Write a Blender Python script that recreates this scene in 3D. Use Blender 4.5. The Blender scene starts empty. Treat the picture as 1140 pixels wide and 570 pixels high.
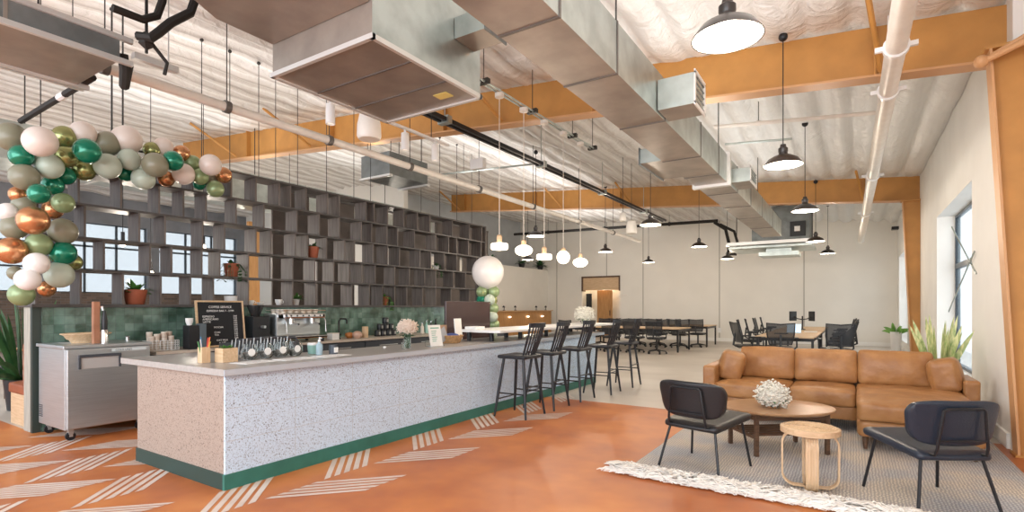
import bpy, bmesh, math, random
from mathutils import Vector, Matrix, noise
PI = math.pi
C = bpy.context.scene.collection
random.seed(7)

# ------------------------------------------------------------------ materials
MATS = {}
def mat(name, col, rough=0.5, metal=0.0, var=0.0, vscale=8.0, bump=0.0, bscale=40.0, emit=None, estr=0.0,
        trans=0.0, alpha=1.0, coat=0.0, stretch=(1, 1, 1), col2=None, ior=1.45, detail=4.0):
    if name in MATS: return MATS[name]
    m = bpy.data.materials.new(name); m.use_nodes = True
    nt = m.node_tree; b = nt.nodes['Principled BSDF']
    b.inputs['Base Color'].default_value = (*col, 1)
    b.inputs['Roughness'].default_value = rough
    b.inputs['Metallic'].default_value = metal
    b.inputs['IOR'].default_value = ior
    if coat: b.inputs['Coat Weight'].default_value = coat
    if trans: b.inputs['Transmission Weight'].default_value = trans
    if alpha < 1: b.inputs['Alpha'].default_value = alpha
    if emit:
        b.inputs['Emission Color'].default_value = (*emit, 1); b.inputs['Emission Strength'].default_value = estr
    tc = nt.nodes.new('ShaderNodeTexCoord'); mp = nt.nodes.new('ShaderNodeMapping')
    mp.inputs['Scale'].default_value = stretch
    nt.links.new(tc.outputs['Object'], mp.inputs['Vector'])
    if var or col2:
        n = nt.nodes.new('ShaderNodeTexNoise'); n.inputs['Scale'].default_value = vscale; n.inputs['Detail'].default_value = detail
        nt.links.new(mp.outputs[0], n.inputs['Vector'])
        r = nt.nodes.new('ShaderNodeValToRGB')
        c2 = col2 if col2 else tuple(min(1, c * (1 + var)) for c in col)
        c1 = col if col2 else tuple(c * (1 - var) for c in col)
        r.color_ramp.elements[0].position = .35; r.color_ramp.elements[0].color = (*c1, 1)
        r.color_ramp.elements[1].position = .65; r.color_ramp.elements[1].color = (*c2, 1)
        nt.links.new(n.outputs['Fac'], r.inputs[0]); nt.links.new(r.outputs[0], b.inputs['Base Color'])
    if bump:
        n2 = nt.nodes.new('ShaderNodeTexNoise'); n2.inputs['Scale'].default_value = bscale
        nt.links.new(mp.outputs[0], n2.inputs['Vector'])
        bp = nt.nodes.new('ShaderNodeBump'); bp.inputs['Strength'].default_value = bump; bp.inputs['Distance'].default_value = .02
        nt.links.new(n2.outputs['Fac'], bp.inputs['Height']); nt.links.new(bp.outputs[0], b.inputs['Normal'])
    MATS[name] = m
    return m

def nd(m, t): return m.node_tree.nodes.new(t)
def lk(m, a, b): m.node_tree.links.new(a, b)
def ramp(m, stops, src, interp='LINEAR'):
    r = nd(m, 'ShaderNodeValToRGB'); r.color_ramp.interpolation = interp
    e = r.color_ramp.elements
    while len(e) < len(stops): e.new(0.5)
    for i, (p, c) in enumerate(stops):
        e[i].position = p; e[i].color = (*c, 1)
    lk(m, src, r.inputs[0]); return r
def bsdf(m): return m.node_tree.nodes['Principled BSDF']
def math_n(m, op, a, b=None):
    n = nd(m, 'ShaderNodeMath'); n.operation = op
    for i, v in enumerate((a, b)):
        if v is None: continue
        if isinstance(v, (int, float)): n.inputs[i].default_value = v
        else: lk(m, v, n.inputs[i])
    return n.outputs[0]

def mat_floor():
    m = mat('stained_concrete', (.5, .2, .1), .3)
    tc = nd(m, 'ShaderNodeTexCoord'); g = nd(m, 'ShaderNodeNewGeometry')
    n1 = nd(m, 'ShaderNodeTexNoise'); n1.inputs['Scale'].default_value = 1.1; n1.inputs['Detail'].default_value = 3.5; n1.inputs['Roughness'].default_value = .58
    lk(m, g.outputs['Position'], n1.inputs['Vector'])
    o = ramp(m, [(.25, (.31, .085, .025)), (.42, (.44, .132, .037)), (.58, (.55, .187, .050)), (.75, (.64, .265, .082))], n1.outputs['Fac'])
    n2 = nd(m, 'ShaderNodeTexNoise'); n2.inputs['Scale'].default_value = .7; n2.inputs['Detail'].default_value = 3
    mp = nd(m, 'ShaderNodeMapping'); mp.inputs['Scale'].default_value = (.6, 1.2, 1); lk(m, g.outputs['Position'], mp.inputs['Vector'])
    lk(m, mp.outputs[0], n2.inputs['Vector'])
    gr = ramp(m, [(.3, (.44, .39, .34)), (.5, (.54, .49, .43)), (.7, (.60, .55, .49))], n2.outputs['Fac'])
    sx = nd(m, 'ShaderNodeSeparateXYZ'); lk(m, g.outputs['Position'], sx.inputs[0])
    a = math_n(m, 'LESS_THAN', sx.outputs['Y'], 7.27)
    b_ = math_n(m, 'GREATER_THAN', sx.outputs['X'], -7.8)
    c_ = math_n(m, 'LESS_THAN', sx.outputs['Y'], 2.08)
    f = math_n(m, 'MULTIPLY', a, math_n(m, 'MAXIMUM', b_, c_))
    mx = nd(m, 'ShaderNodeMix'); mx.data_type = 'RGBA'
    lk(m, f, mx.inputs[0]); lk(m, gr.outputs[0], mx.inputs[6]); lk(m, o.outputs[0], mx.inputs[7])
    lk(m, mx.outputs[2], bsdf(m).inputs['Base Color'])
    r = nd(m, 'ShaderNodeMapRange'); r.inputs[3].default_value = .36; r.inputs[4].default_value = .5
    lk(m, n1.outputs['Fac'], r.inputs[0]); lk(m, r.outputs[0], bsdf(m).inputs['Roughness'])
    return m

def mat_ceiling():
    m = mat('white_insulation_sheet', (.8, .8, .8), .38)
    g = nd(m, 'ShaderNodeNewGeometry')
    mp = nd(m, 'ShaderNodeMapping'); mp.inputs['Scale'].default_value = (2.2, .9, 1); lk(m, g.outputs['Position'], mp.inputs['Vector'])
    n = nd(m, 'ShaderNodeTexNoise'); n.inputs['Scale'].default_value = 1; n.inputs['Detail'].default_value = 6; n.inputs['Roughness'].default_value = .6; lk(m, mp.outputs[0], n.inputs['Vector'])
    s0 = nd(m, 'ShaderNodeSeparateXYZ'); lk(m, g.outputs['Position'], s0.inputs[0])
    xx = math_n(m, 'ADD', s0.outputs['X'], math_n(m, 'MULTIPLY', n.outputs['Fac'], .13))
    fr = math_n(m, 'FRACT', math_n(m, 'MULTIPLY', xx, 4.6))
    r = ramp(m, [(0, (.40, .36, .33)), (.10, (.50, .46, .43)), (.2, (.66, .63, .60)), (.45, (.75, .73, .71)), (.62, (.90, .90, .88)), (.72, (.68, .65, .62)), (.95, (.60, .57, .54)), (1, (.40, .36, .33))], fr)  # shade of the folds and foil glints painted into the sheet colour
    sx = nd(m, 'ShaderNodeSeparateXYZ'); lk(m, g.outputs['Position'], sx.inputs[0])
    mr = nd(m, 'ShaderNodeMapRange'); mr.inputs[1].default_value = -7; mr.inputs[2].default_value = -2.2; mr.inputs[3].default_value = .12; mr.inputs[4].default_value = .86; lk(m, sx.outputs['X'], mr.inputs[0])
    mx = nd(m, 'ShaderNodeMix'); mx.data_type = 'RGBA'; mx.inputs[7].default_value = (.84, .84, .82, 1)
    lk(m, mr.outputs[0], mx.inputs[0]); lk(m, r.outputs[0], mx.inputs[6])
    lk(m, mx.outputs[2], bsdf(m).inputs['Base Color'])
    n2 = nd(m, 'ShaderNodeTexNoise'); n2.inputs['Scale'].default_value = 5; n2.inputs['Detail'].default_value = 8; n2.inputs['Distortion'].default_value = .8; lk(m, g.outputs['Position'], n2.inputs['Vector'])
    sm = math_n(m, 'ADD', n.outputs['Fac'], n2.outputs['Fac'])
    bp = nd(m, 'ShaderNodeBump'); bp.inputs['Strength'].default_value = 1; bp.inputs['Distance'].default_value = .05
    lk(m, sm, bp.inputs['Height']); lk(m, bp.outputs[0], bsdf(m).inputs['Normal'])
    return m

def mat_terrazzo(name, base, fleck):
    m = mat(name, base, .45)
    tc = nd(m, 'ShaderNodeTexCoord')
    nz = nd(m, 'ShaderNodeTexNoise'); nz.inputs['Scale'].default_value = 105; nz.inputs['Detail'].default_value = 2.5; nz.inputs['Distortion'].default_value = 1.2
    lk(m, tc.outputs['Object'], nz.inputs['Vector'])
    r = ramp(m, [(.0, fleck), (.375, fleck), (.41, base), (1, base)], nz.outputs['Fac'])
    v = nd(m, 'ShaderNodeTexVoronoi'); v.inputs['Scale'].default_value = 120; lk(m, tc.outputs['Object'], v.inputs['Vector'])
    r2 = ramp(m, [(0, tuple(c * .45 for c in base)), (.12, tuple(c * .5 for c in base)), (.22, (1, 1, 1)), (1, (1, 1, 1))], v.outputs['Distance'])
    mx = nd(m, 'ShaderNodeMix'); mx.data_type = 'RGBA'; mx.blend_type = 'MULTIPLY'; mx.inputs[0].default_value = .5
    lk(m, r.outputs[0], mx.inputs[6]); lk(m, r2.outputs[0], mx.inputs[7]); lk(m, mx.outputs[2], bsdf(m).inputs['Base Color'])
    return m

def mat_tiles():
    m = mat('glazed_green_tile', (.1, .25, .2), .12, coat=.5)
    tc = nd(m, 'ShaderNodeTexCoord'); sx = nd(m, 'ShaderNodeSeparateXYZ'); lk(m, tc.outputs['Object'], sx.inputs[0])
    cb = nd(m, 'ShaderNodeCombineXYZ'); lk(m, math_n(m, 'ADD', sx.outputs['X'], sx.outputs['Y']), cb.inputs[0]); lk(m, sx.outputs['Z'], cb.inputs[1])
    br = nd(m, 'ShaderNodeTexBrick'); br.offset = 0; br.inputs['Scale'].default_value = 1
    br.inputs['Brick Width'].default_value = .1; br.inputs['Row Height'].default_value = .1; br.inputs['Mortar Size'].default_value = .002
    br.inputs['Color1'].default_value = (.085, .16, .115, 1); br.inputs['Color2'].default_value = (.20, .30, .245, 1); br.inputs['Mortar'].default_value = (.12, .16, .14, 1)
    lk(m, cb.outputs[0], br.inputs['Vector'])
    n = nd(m, 'ShaderNodeTexNoise'); n.inputs['Scale'].default_value = 5; lk(m, tc.outputs['Object'], n.inputs['Vector'])
    r = ramp(m, [(.35, (.45, .48, .47)), (.65, (1.05, 1.1, 1.15))], n.outputs['Fac'])
    mx = nd(m, 'ShaderNodeMix'); mx.data_type = 'RGBA'; mx.blend_type = 'MULTIPLY'; mx.inputs[0].default_value = 1
    lk(m, br.outputs['Color'], mx.inputs[6]); lk(m, r.outputs[0], mx.inputs[7]); lk(m, mx.outputs[2], bsdf(m).inputs['Base Color'])
    n2 = nd(m, 'ShaderNodeTexNoise'); n2.inputs['Scale'].default_value = 14; lk(m, tc.outputs['Object'], n2.inputs['Vector'])
    bp = nd(m, 'ShaderNodeBump'); bp.inputs['Strength'].default_value = .35; bp.inputs['Distance'].default_value = .02
    lk(m, n2.outputs['Fac'], bp.inputs['Height']); lk(m, bp.outputs[0], bsdf(m).inputs['Normal'])
    return m

def mat_brick():
    m = mat('old_brick', (.2, .12, .09), .8)
    tc = nd(m, 'ShaderNodeTexCoord'); sx = nd(m, 'ShaderNodeSeparateXYZ'); lk(m, tc.outputs['Object'], sx.inputs[0])
    cb = nd(m, 'ShaderNodeCombineXYZ'); lk(m, math_n(m, 'ADD', sx.outputs['X'], sx.outputs['Y']), cb.inputs[0]); lk(m, sx.outputs['Z'], cb.inputs[1])
    br = nd(m, 'ShaderNodeTexBrick'); br.inputs['Scale'].default_value = 1
    br.inputs['Brick Width'].default_value = .24; br.inputs['Row Height'].default_value = .08; br.inputs['Mortar Size'].default_value = .006
    br.inputs['Color1'].default_value = (.10, .075, .06, 1); br.inputs['Color2'].default_value = (.19, .13, .10, 1); br.inputs['Mortar'].default_value = (.16, .15, .14, 1)
    lk(m, cb.outputs[0], br.inputs['Vector']); lk(m, br.outputs['Color'], bsdf(m).inputs['Base Color'])
    return m

def mat_rug():
    m = mat('woven_rug', (.5, .48, .46), .95)
    tc = nd(m, 'ShaderNodeTexCoord')
    n = nd(m, 'ShaderNodeTexNoise'); n.inputs['Scale'].default_value = 1.6; n.inputs['Detail'].default_value = 3; lk(m, tc.outputs['Object'], n.inputs['Vector'])
    r = ramp(m, [(.4, (.46, .47, .50)), (.6, (.60, .545, .48))], n.outputs['Fac'])
    w = nd(m, 'ShaderNodeTexWave'); w.bands_direction = 'Y'; w.inputs['Scale'].default_value = 9; w.inputs['Distortion'].default_value = 2.5; w.inputs['Detail'].default_value = 2
    lk(m, tc.outputs['Object'], w.inputs['Vector'])
    w2 = nd(m, 'ShaderNodeTexWave'); w2.bands_direction = 'X'; w2.inputs['Scale'].default_value = 14; w2.inputs['Distortion'].default_value = 3.5; w2.inputs['Detail'].default_value = 2
    lk(m, tc.outputs['Object'], w2.inputs['Vector'])
    mul = math_n(m, 'MULTIPLY', w.outputs['Fac'], w2.outputs['Fac'])
    r2 = ramp(m, [(.15, (.72, .72, .72)), (.7, (1.4, 1.36, 1.28))], mul)
    mx = nd(m, 'ShaderNodeMix'); mx.data_type = 'RGBA'; mx.blend_type = 'MULTIPLY'; mx.inputs[0].default_value = 1
    lk(m, r.outputs[0], mx.inputs[6]); lk(m, r2.outputs[0], mx.inputs[7]); lk(m, mx.outputs[2], bsdf(m).inputs['Base Color'])
    bp = nd(m, 'ShaderNodeBump'); bp.inputs['Strength'].default_value = .6; bp.inputs['Distance'].default_value = .01
    lk(m, mul, bp.inputs['Height']); lk(m, bp.outputs[0], bsdf(m).inputs['Normal'])
    return m

M_floor = mat_floor()
M_stripe = mat('worn_white_paint', (.62, .48, .40), .4, col2=(.74, .64, .57), vscale=3)
M_wall = mat('white_wall_paint', (.84, .83, .80), .7, var=.03, vscale=1.5)
M_walljoint = mat('panel_joint', (.42, .40, .36), .7)
M_wallfar = mat('warm_white_wall', (.77, .745, .69), .7, var=.03, vscale=.8)
M_dim = mat('greyed_blue_wall', (.50, .52, .53), .7, var=.1, vscale=1)
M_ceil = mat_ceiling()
M_orange = mat('orange_painted_steel', (.52, .25, .065), .5, var=.08, vscale=3)
M_orange2 = mat('pale_orange_flange', (.62, .34, .16), .45)
M_galv = mat('galvanised_steel', (.46, .51, .49), .34, .75, var=.14, vscale=5, bump=.04, bscale=20)
M_galv_d = mat('galvanised_warm_reflection', (.36, .32, .28), .4, .55, var=.12, vscale=4)  # brown reflected light painted into the steel colour
M_galv_dark = mat('dull_galvanised_steel', (.20, .22, .22), .5, .5, var=.15, vscale=5)
M_seam = mat('steel_flange', (.74, .74, .72), .35, .5)
M_seamd = mat('dark_seam', (.16, .15, .14), .5, .5)
M_pipe = mat('white_painted_pipe', (.80, .76, .70), .4, var=.04)
M_black = mat('black_painted_metal', (.012, .013, .016), .38)
M_blackwood = mat('black_stained_wood', (.016, .018, .024), .4, var=.2, vscale=20)
M_darkrod = mat('dark_steel_rod', (.05, .048, .045), .5, .4)
M_insblack = mat('black_foam_insulation', (.02, .018, .016), .7)
M_terr = mat_terrazzo('white_terrazzo_panel', (.62, .78, .95), (.10, .12, .16))
M_terr2 = mat_terrazzo('shaded_terrazzo_panel', (.37, .29, .24), (.09, .06, .045))  # same terrazzo, with the end face's warm shade painted into its colour
M_green = mat('teal_green_kickboard', (.035, .17, .135), .45, var=.08)
M_stone = mat('grey_stone_worktop', (.38, .36, .34), .28, var=.08, vscale=30)
M_white = mat('white_laminate', (.80, .80, .79), .3)
M_steel = mat('brushed_stainless', (.55, .59, .61), .36, .85, var=.05, vscale=3, stretch=(1, 1, 30))
M_chrome = mat('chrome', (.8, .8, .8), .08, 1.0)
M_darksteel = mat('dark_grey_cabinet', (.07, .08, .095), .4, .3)
M_tile = mat_tiles()
M_postwood = mat('weathered_grey_wood', (.32, .30, .26), .7, col2=(.44, .42, .36), vscale=6, stretch=(8, 8, .6))
M_shelf = mat('smoked_grey_wood', (.10, .083, .075), .55, col2=(.165, .14, .125), vscale=5, stretch=(6, 6, .5))
M_board = mat('dark_shelf_board', (.075, .068, .066), .5, var=.2, vscale=4)
M_oak = mat('pale_oak', (.56, .38, .22), .5, col2=(.68, .49, .31), vscale=5, stretch=(1, 12, 12))
M_oakv = mat('pale_oak_upright', (.56, .38, .22), .5, col2=(.68, .49, .31), vscale=5, stretch=(12, 12, 1))
M_honey = mat('honey_wood_panel', (.40, .20, .07), .5, col2=(.50, .27, .10), vscale=3, stretch=(8, 8, 1))
M_walnut = mat('walnut', (.11, .06, .035), .45, var=.25, vscale=6, stretch=(2, 10, 10))
M_tabletop = mat('warm_brown_wood_top', (.36, .20, .10), .3, col2=(.46, .27, .14), vscale=5, stretch=(1, 10, 10))
M_leather = mat('cognac_leather', (.31, .14, .05), .4, col2=(.42, .21, .08), vscale=5, bump=.6, bscale=9, detail=6)
M_boothleather = mat('chestnut_leather', (.28, .08, .035), .4, var=.1)
M_blackleather = mat('black_leather', (.016, .016, .018), .36, bump=.08, bscale=90)
M_navy = mat('blue_black_leather', (.018, .026, .042), .36, bump=.08, bscale=90)
M_mesh = mat('black_mesh_fabric', (.025, .028, .034), .7, alpha=.86)
M_plast = mat('black_plastic', (.02, .022, .025), .45)
M_terrac = mat('terracotta', (.36, .10, .05), .6, var=.1, vscale=6)
M_soil = mat('soil', (.03, .02, .015), .9)
M_leaf = mat('green_leaf', (.05, .17, .03), .45, col2=(.11, .28, .06), vscale=9)
M_leafd = mat('dark_green_leaf', (.02, .075, .025), .45, col2=(.045, .13, .04), vscale=9)
M_snake = mat('variegated_leaf', (.28, .42, .14), .4, col2=(.78, .78, .42), vscale=14, stretch=(3, 3, .8))
M_glass = mat('clear_glass', (.95, .98, .97), .02, trans=1.0, ior=1.3)
M_pane = mat('window_glass', (.45, .58, .66), .05, alpha=.45)
M_paper = mat('white_paper', (.82, .82, .80), .7)
M_ink = mat('printed_green_ink', (.20, .45, .35), .7)
M_kraft = mat('kraft_cardboard', (.42, .27, .17), .8)
M_letter = mat('white_letters', (.85, .85, .83), .6)
M_blackfelt = mat('black_letter_board', (.015, .016, .018), .8)
M_shadewhite = mat('white_enamel_reflector', (.9, .88, .84), .3, emit=(1, .86, .70), estr=.9)
M_shadebrown = mat('dark_bronze_enamel', (.035, .028, .025), .3, coat=.3)
M_bulb = mat('glowing_bulb', (1, .9, .75), .3, emit=(1, .84, .62), estr=14)
M_opal = mat('opal_glass_glow', (1, .93, .82), .3, emit=(1, .85, .66), estr=4.0)
M_cord = mat('cream_cord', (.75, .70, .62), .6)
M_petal = mat('white_petal', (.80, .78, .70), .6, var=.08, vscale=30)
M_petalp = mat('blush_petal', (.78, .66, .56), .6, var=.1, vscale=30)
M_fringe = mat('cream_wool_fringe', (.88, .84, .78), .9, var=.08, vscale=20)
M_screen = mat('dark_screen_shell', (.05, .028, .028), .22, coat=.4)
M_blue = mat('blue_fabric', (.05, .08, .25), .8)
M_orangeg = mat('orange_gourd', (.55, .20, .05), .5)
M_pinkc = mat('peach_ceramic', (.62, .40, .30), .4)
M_mintc = mat('mint_ceramic', (.30, .52, .46), .35)
M_wframe = mat('charcoal_window_frame', (.04, .055, .07), .4)
M_reveal = mat('bright_white_reveal', (.88, .88, .85), .6)
M_cabinet_in = mat('shadow_cavity', (.02, .02, .02), .9)
BAL = {
 'o': ('olive grey', mat('olive_grey_balloon', (.24, .23, .16), .35, coat=.2)),
 'p': ('blush white', mat('blush_white_balloon', (.74, .64, .58), .3, coat=.2)),
 'g': ('metallic pistachio', mat('pistachio_chrome_balloon', (.34, .36, .15), .26, .75)),
 'e': ('emerald', mat('emerald_balloon', (.004, .20, .115), .2, .35, coat=.5)),
 'm': ('pale mint', mat('pale_mint_balloon', (.46, .53, .44), .35, coat=.2)),
 'c': ('copper', mat('copper_chrome_balloon', (.60, .29, .14), .25, .8)),
 's': ('sage green', mat('sage_balloon', (.26, .34, .17), .32, .25, coat=.2)),
 'w': ('white', mat('white_balloon', (.80, .76, .73), .28, coat=.2)),
}

# ------------------------------------------------------------------ mesh helpers
class MB:
    def __init__(s): s.bm = bmesh.new(); s.mi = 0
    def _tag(s, fs):
        for f in fs: f.material_index = s.mi
    def face(s, pts):
        vs = [s.bm.verts.new(p) for p in pts]; f = s.bm.faces.new(vs); f.material_index = s.mi; return s
    def box(s, x0, x1, y0, y1, z0, z1, bev=0, mtx=None):
        before = set(s.bm.faces)
        c = [(x0, y0, z0), (x1, y0, z0), (x1, y1, z0), (x0, y1, z0), (x0, y0, z1), (x1, y0, z1), (x1, y1, z1), (x0, y1, z1)]
        v = [s.bm.verts.new(p) for p in c]
        fs = [s.bm.faces.new([v[i] for i in q]) for q in ((0, 3, 2, 1), (4, 5, 6, 7), (0, 1, 5, 4), (1, 2, 6, 5), (2, 3, 7, 6), (3, 0, 4, 7))]
        if mtx is not None:
            for q in v: q.co = mtx @ q.co
        if bev:
            es = {e for f in fs for e in f.edges}
            bmesh.ops.bevel(s.bm, geom=list(es), offset=bev, segments=2, affect='EDGES', profile=.5)
        s._tag(set(s.bm.faces) - before); return s
    def hexa(s, bottom, top):
        v = [s.bm.verts.new(p) for p in list(bottom) + list(top)]
        n = len(bottom)
        fs = [s.bm.faces.new(v[:n][::-1]), s.bm.faces.new(v[n:])]
        for i in range(n): fs.append(s.bm.faces.new([v[i], v[(i + 1) % n], v[n + (i + 1) % n], v[n + i]]))
        s._tag(fs); return s
    def prism(s, poly, z0, z1):
        return s.hexa([(x, y, z0) for x, y in poly], [(x, y, z1) for x, y in poly])
    def tube(s, pts, r, seg=10, close=False, cap=True):
        pts = [Vector(p) for p in pts]; n = len(pts)
        rs = r if isinstance(r, (list, tuple)) else [r] * n
        rings = []; prev = None
        for i, p in enumerate(pts):
            if close: t = (pts[(i + 1) % n] - pts[i - 1])
            else: t = pts[min(i + 1, n - 1)] - pts[max(i - 1, 0)]
            t.normalize()
            if prev is None:
                a = Vector((0, 0, 1)) if abs(t.z) < .9 else Vector((1, 0, 0))
                u = t.cross(a).normalized()
            else:
                u = (prev - t * prev.dot(t))
                u = u.normalized() if u.length > 1e-6 else t.orthogonal().normalized()
            prev = u; w = t.cross(u)
            rings.append([s.bm.verts.new(p + (u * math.cos(2 * PI * k / seg) + w * math.sin(2 * PI * k / seg)) * rs[i]) for k in range(seg)])
        fs = []
        for i in range(n if close else n - 1):
            a, b = rings[i], rings[(i + 1) % n]
            for k in range(seg): fs.append(s.bm.faces.new([a[k], a[(k + 1) % seg], b[(k + 1) % seg], b[k]]))
        if cap and not close:
            fs.append(s.bm.faces.new(rings[0][::-1])); fs.append(s.bm.faces.new(rings[-1]))
        s._tag(fs); return s
    def lathe(s, prof, c=(0, 0, 0), seg=24, sx=1, sy=1):
        rings = []
        for r, z in prof:
            if r < 1e-5: rings.append([s.bm.verts.new((c[0], c[1], c[2] + z))])
            else: rings.append([s.bm.verts.new((c[0] + sx * r * math.cos(2 * PI * k / seg), c[1] + sy * r * math.sin(2 * PI * k / seg), c[2] + z)) for k in range(seg)])
        fs = []
        for a, b in zip(rings, rings[1:]):
            for k in range(seg):
                q = [a[k % len(a)], a[(k + 1) % len(a)], b[(k + 1) % len(b)], b[k % len(b)]]
                q2 = []
                for v in q:
                    if v not in q2: q2.append(v)
                if len(q2) > 2:
                    fs.append(s.bm.faces.new(q2))
        s._tag(fs); return s
    def ball(s, c, r, sc=(1, 1, 1), seg=16, rings=10):
        before = set(s.bm.faces)
        m = Matrix.Translation(c) @ Matrix.Diagonal((sc[0], sc[1], sc[2], 1))
        bmesh.ops.create_uvsphere(s.bm, u_segments=seg, v_segments=rings, radius=r, matrix=m)
        s._tag(set(s.bm.faces) - before); return s
    def ico(s, c, r, sub=1, sc=(1, 1, 1)):
        before = set(s.bm.faces)
        m = Matrix.Translation(c) @ Matrix.Diagonal((sc[0], sc[1], sc[2], 1))
        bmesh.ops.create_icosphere(s.bm, subdivisions=sub, radius=r, matrix=m)
        s._tag(set(s.bm.faces) - before); return s
    def cushion(s, c, half, r=.05, puff=(0, 0, 0), n=12, wr=0.0, rot=None, seed=0):
        par = [-1 + 2 * i / n for i in range(n + 1)]
        par = [math.copysign(abs(p) ** .75, p) for p in par]
        half = Vector(half); c = Vector(c); vmap = {}; fs = []
        def V(p):
            key = tuple(round(x, 5) for x in p)
            if key in vmap: return vmap[key]
            q = Vector((p[0] * half.x, p[1] * half.y, p[2] * half.z))
            inn = Vector([max(-(h - r), min(h - r, a)) for a, h in zip(q, half)])
            d = q - inn
            if d.length > 1e-9: q = inn + d.normalized() * r
            q.x += puff[0] * p[0] * (1 - p[1] ** 2) * (1 - p[2] ** 2)
            q.y += puff[1] * p[1] * (1 - p[0] ** 2) * (1 - p[2] ** 2)
            q.z += puff[2] * p[2] * (1 - p[0] ** 2) * (1 - p[1] ** 2)
            if wr:
                nn = noise.noise_vector(q * 6 + Vector((seed * 3.1, seed, 0)))
                q += nn * wr + noise.noise_vector(q * 16 + Vector((seed, 0, 5))) * wr * .35
            if rot is not None: q = rot @ q
            v = s.bm.verts.new(c + q); vmap[key] = v; return v
        for ax in range(3):
            for sg in (-1, 1):
                for i in range(n):
                    for j in range(n):
                        ps = []
                        for a, b in ((i, j), (i + 1, j), (i + 1, j + 1), (i, j + 1)):
                            p = [0, 0, 0]; p[ax] = sg; p[(ax + 1) % 3] = par[a]; p[(ax + 2) % 3] = par[b]; ps.append(tuple(p))
                        if sg < 0: ps.reverse()
                        fs.append(s.bm.faces.new([V(p) for p in ps]))
        s._tag(fs); return s
    def leaf(s, base, d, length, w, bend=.5, seg=6, up=Vector((0, 0, 1)), fold=.15):
        d = Vector(d).normalized(); side = d.cross(up)
        side = side.normalized() if side.length > 1e-4 else Vector((1, 0, 0))
        p = Vector(base); prev = None; fs = []
        for i in range(seg + 1):
            t = i / seg
            ww = w * math.sin(PI * min(1, .12 + t * .88)) ** .7 if i < seg else 0.0005
            nrm = side.cross(d)
            row = [s.bm.verts.new(p - side * ww), s.bm.verts.new(p - nrm * fold * ww), s.bm.verts.new(p + side * ww)]
            if prev:
                for k in range(2): fs.append(s.bm.faces.new([prev[k], prev[k + 1], row[k + 1], row[k]]))
            prev = row
            p = p + d * (length / seg); d = (d + Vector((0, 0, -bend / seg))).normalized()
        s._tag(fs); return s
    def build(s, name, mats, parent=None, smooth=False, loc=None):
        if not isinstance(mats, (list, tuple)): mats = [mats]
        bmesh.ops.recalc_face_normals(s.bm, faces=s.bm.faces)
        me = bpy.data.meshes.new(name); s.bm.to_mesh(me); s.bm.free()
        for m in mats: me.materials.append(m)
        if smooth:
            me.polygons.foreach_set('use_smooth', [True] * len(me.polygons))
            if smooth != 'all':
                try: me.set_sharp_from_angle(angle=math.radians(38))
                except Exception: pass
        o = bpy.data.objects.new(name, me); C.objects.link(o)
        if parent: o.parent = parent
        if loc: o.location = loc
        return o

def tag(o, label=None, cat=None, group=None, kind=None):
    if label: o['label'] = label
    if cat: o['category'] = cat
    if group: o['group'] = group
    if kind: o['kind'] = kind
    return o
def thing(name, label, cat, loc=(0, 0, 0), rz=0, group=None):
    o = bpy.data.objects.new(name, None); C.objects.link(o); o.empty_display_size = .05
    o.location = loc; o.rotation_euler = (0, 0, rz)
    return tag(o, label, cat, group)
def copy_tree(root, loc, rz=0, label=None, scale=None):
    r = root.copy(); C.objects.link(r); r.location = loc; r.rotation_euler = (0, 0, rz)
    if scale: r.scale = (scale,) * 3
    if label: r['label'] = label
    for ch in list(root.children):
        c = ch.copy(); C.objects.link(c); c.parent = r
        for g in list(ch.children):
            d = g.copy(); C.objects.link(d); d.parent = c
    return r
ORD = ['first', 'second', 'third', 'fourth', 'fifth', 'sixth', 'seventh', 'eighth', 'ninth', 'tenth', 'eleventh', 'twelfth', 'thirteenth', 'fourteenth', 'fifteenth', 'sixteenth']
def struct(o): o['kind'] = 'structure'; return o
def ceil_z(x): return 4.47 - .083 * (max(x, -15.6) - 1.3) - .083 * max(0, -15.6 - x)

# ------------------------------------------------------------------ floor with painted stripes
b = MB()
b.face([(-22.5, -5, 0), (3, -5, 0), (3, 23.4, 0), (-22.5, 23.4, 0)])
b.mi = 1
def band(x0, y0, x1, y1, w=.49, n=5, duty=.62, clipy=None):
    for k in range(n):
        a = w * k / n; c = a + w / n * duty
        b.face([(x0, y0 + a, .002), (x1, y1 + a, .002), (x1, y1 + c, .002), (x0, y0 + c, .002)])
for k in range(-1, 5):
    o = 1.04 * k
    b_lo = 2.79 + o
    if b_lo < 7: band(-3.61, 2.79 + o, -4.03, 3.21 + o)
    if 2.27 + o > 1.0 and 2.27 + o < 6.4: band(-3.61, 2.27 + o, -3.13, 2.79 + o)
for col, (xv, xp) in enumerate([(-4.57, -5.05), (-5.53, -6.01), (-6.49, -6.97)]):
    for k in (-1, 0, 1):
        y = 1.43 + 1.04 * k
        if k == 1 and xv > -6: continue
        if k == 1: continue
        band(xv, y, xp, y + .5)
for (xv, xp) in [(-5.53, -5.05), (-6.49, -6.01), (-4.57, -4.09), (-7.45, -6.97)]:
    for k in (-1, 0, 1):
        y = .92 + 1.04 * k
        if k == 1 and xv in (-4.57,): continue
        band(xv, y, xp, y + .5, n=7, duty=.72)
floor = struct(b.build('floor', [M_floor, M_stripe]))

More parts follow.
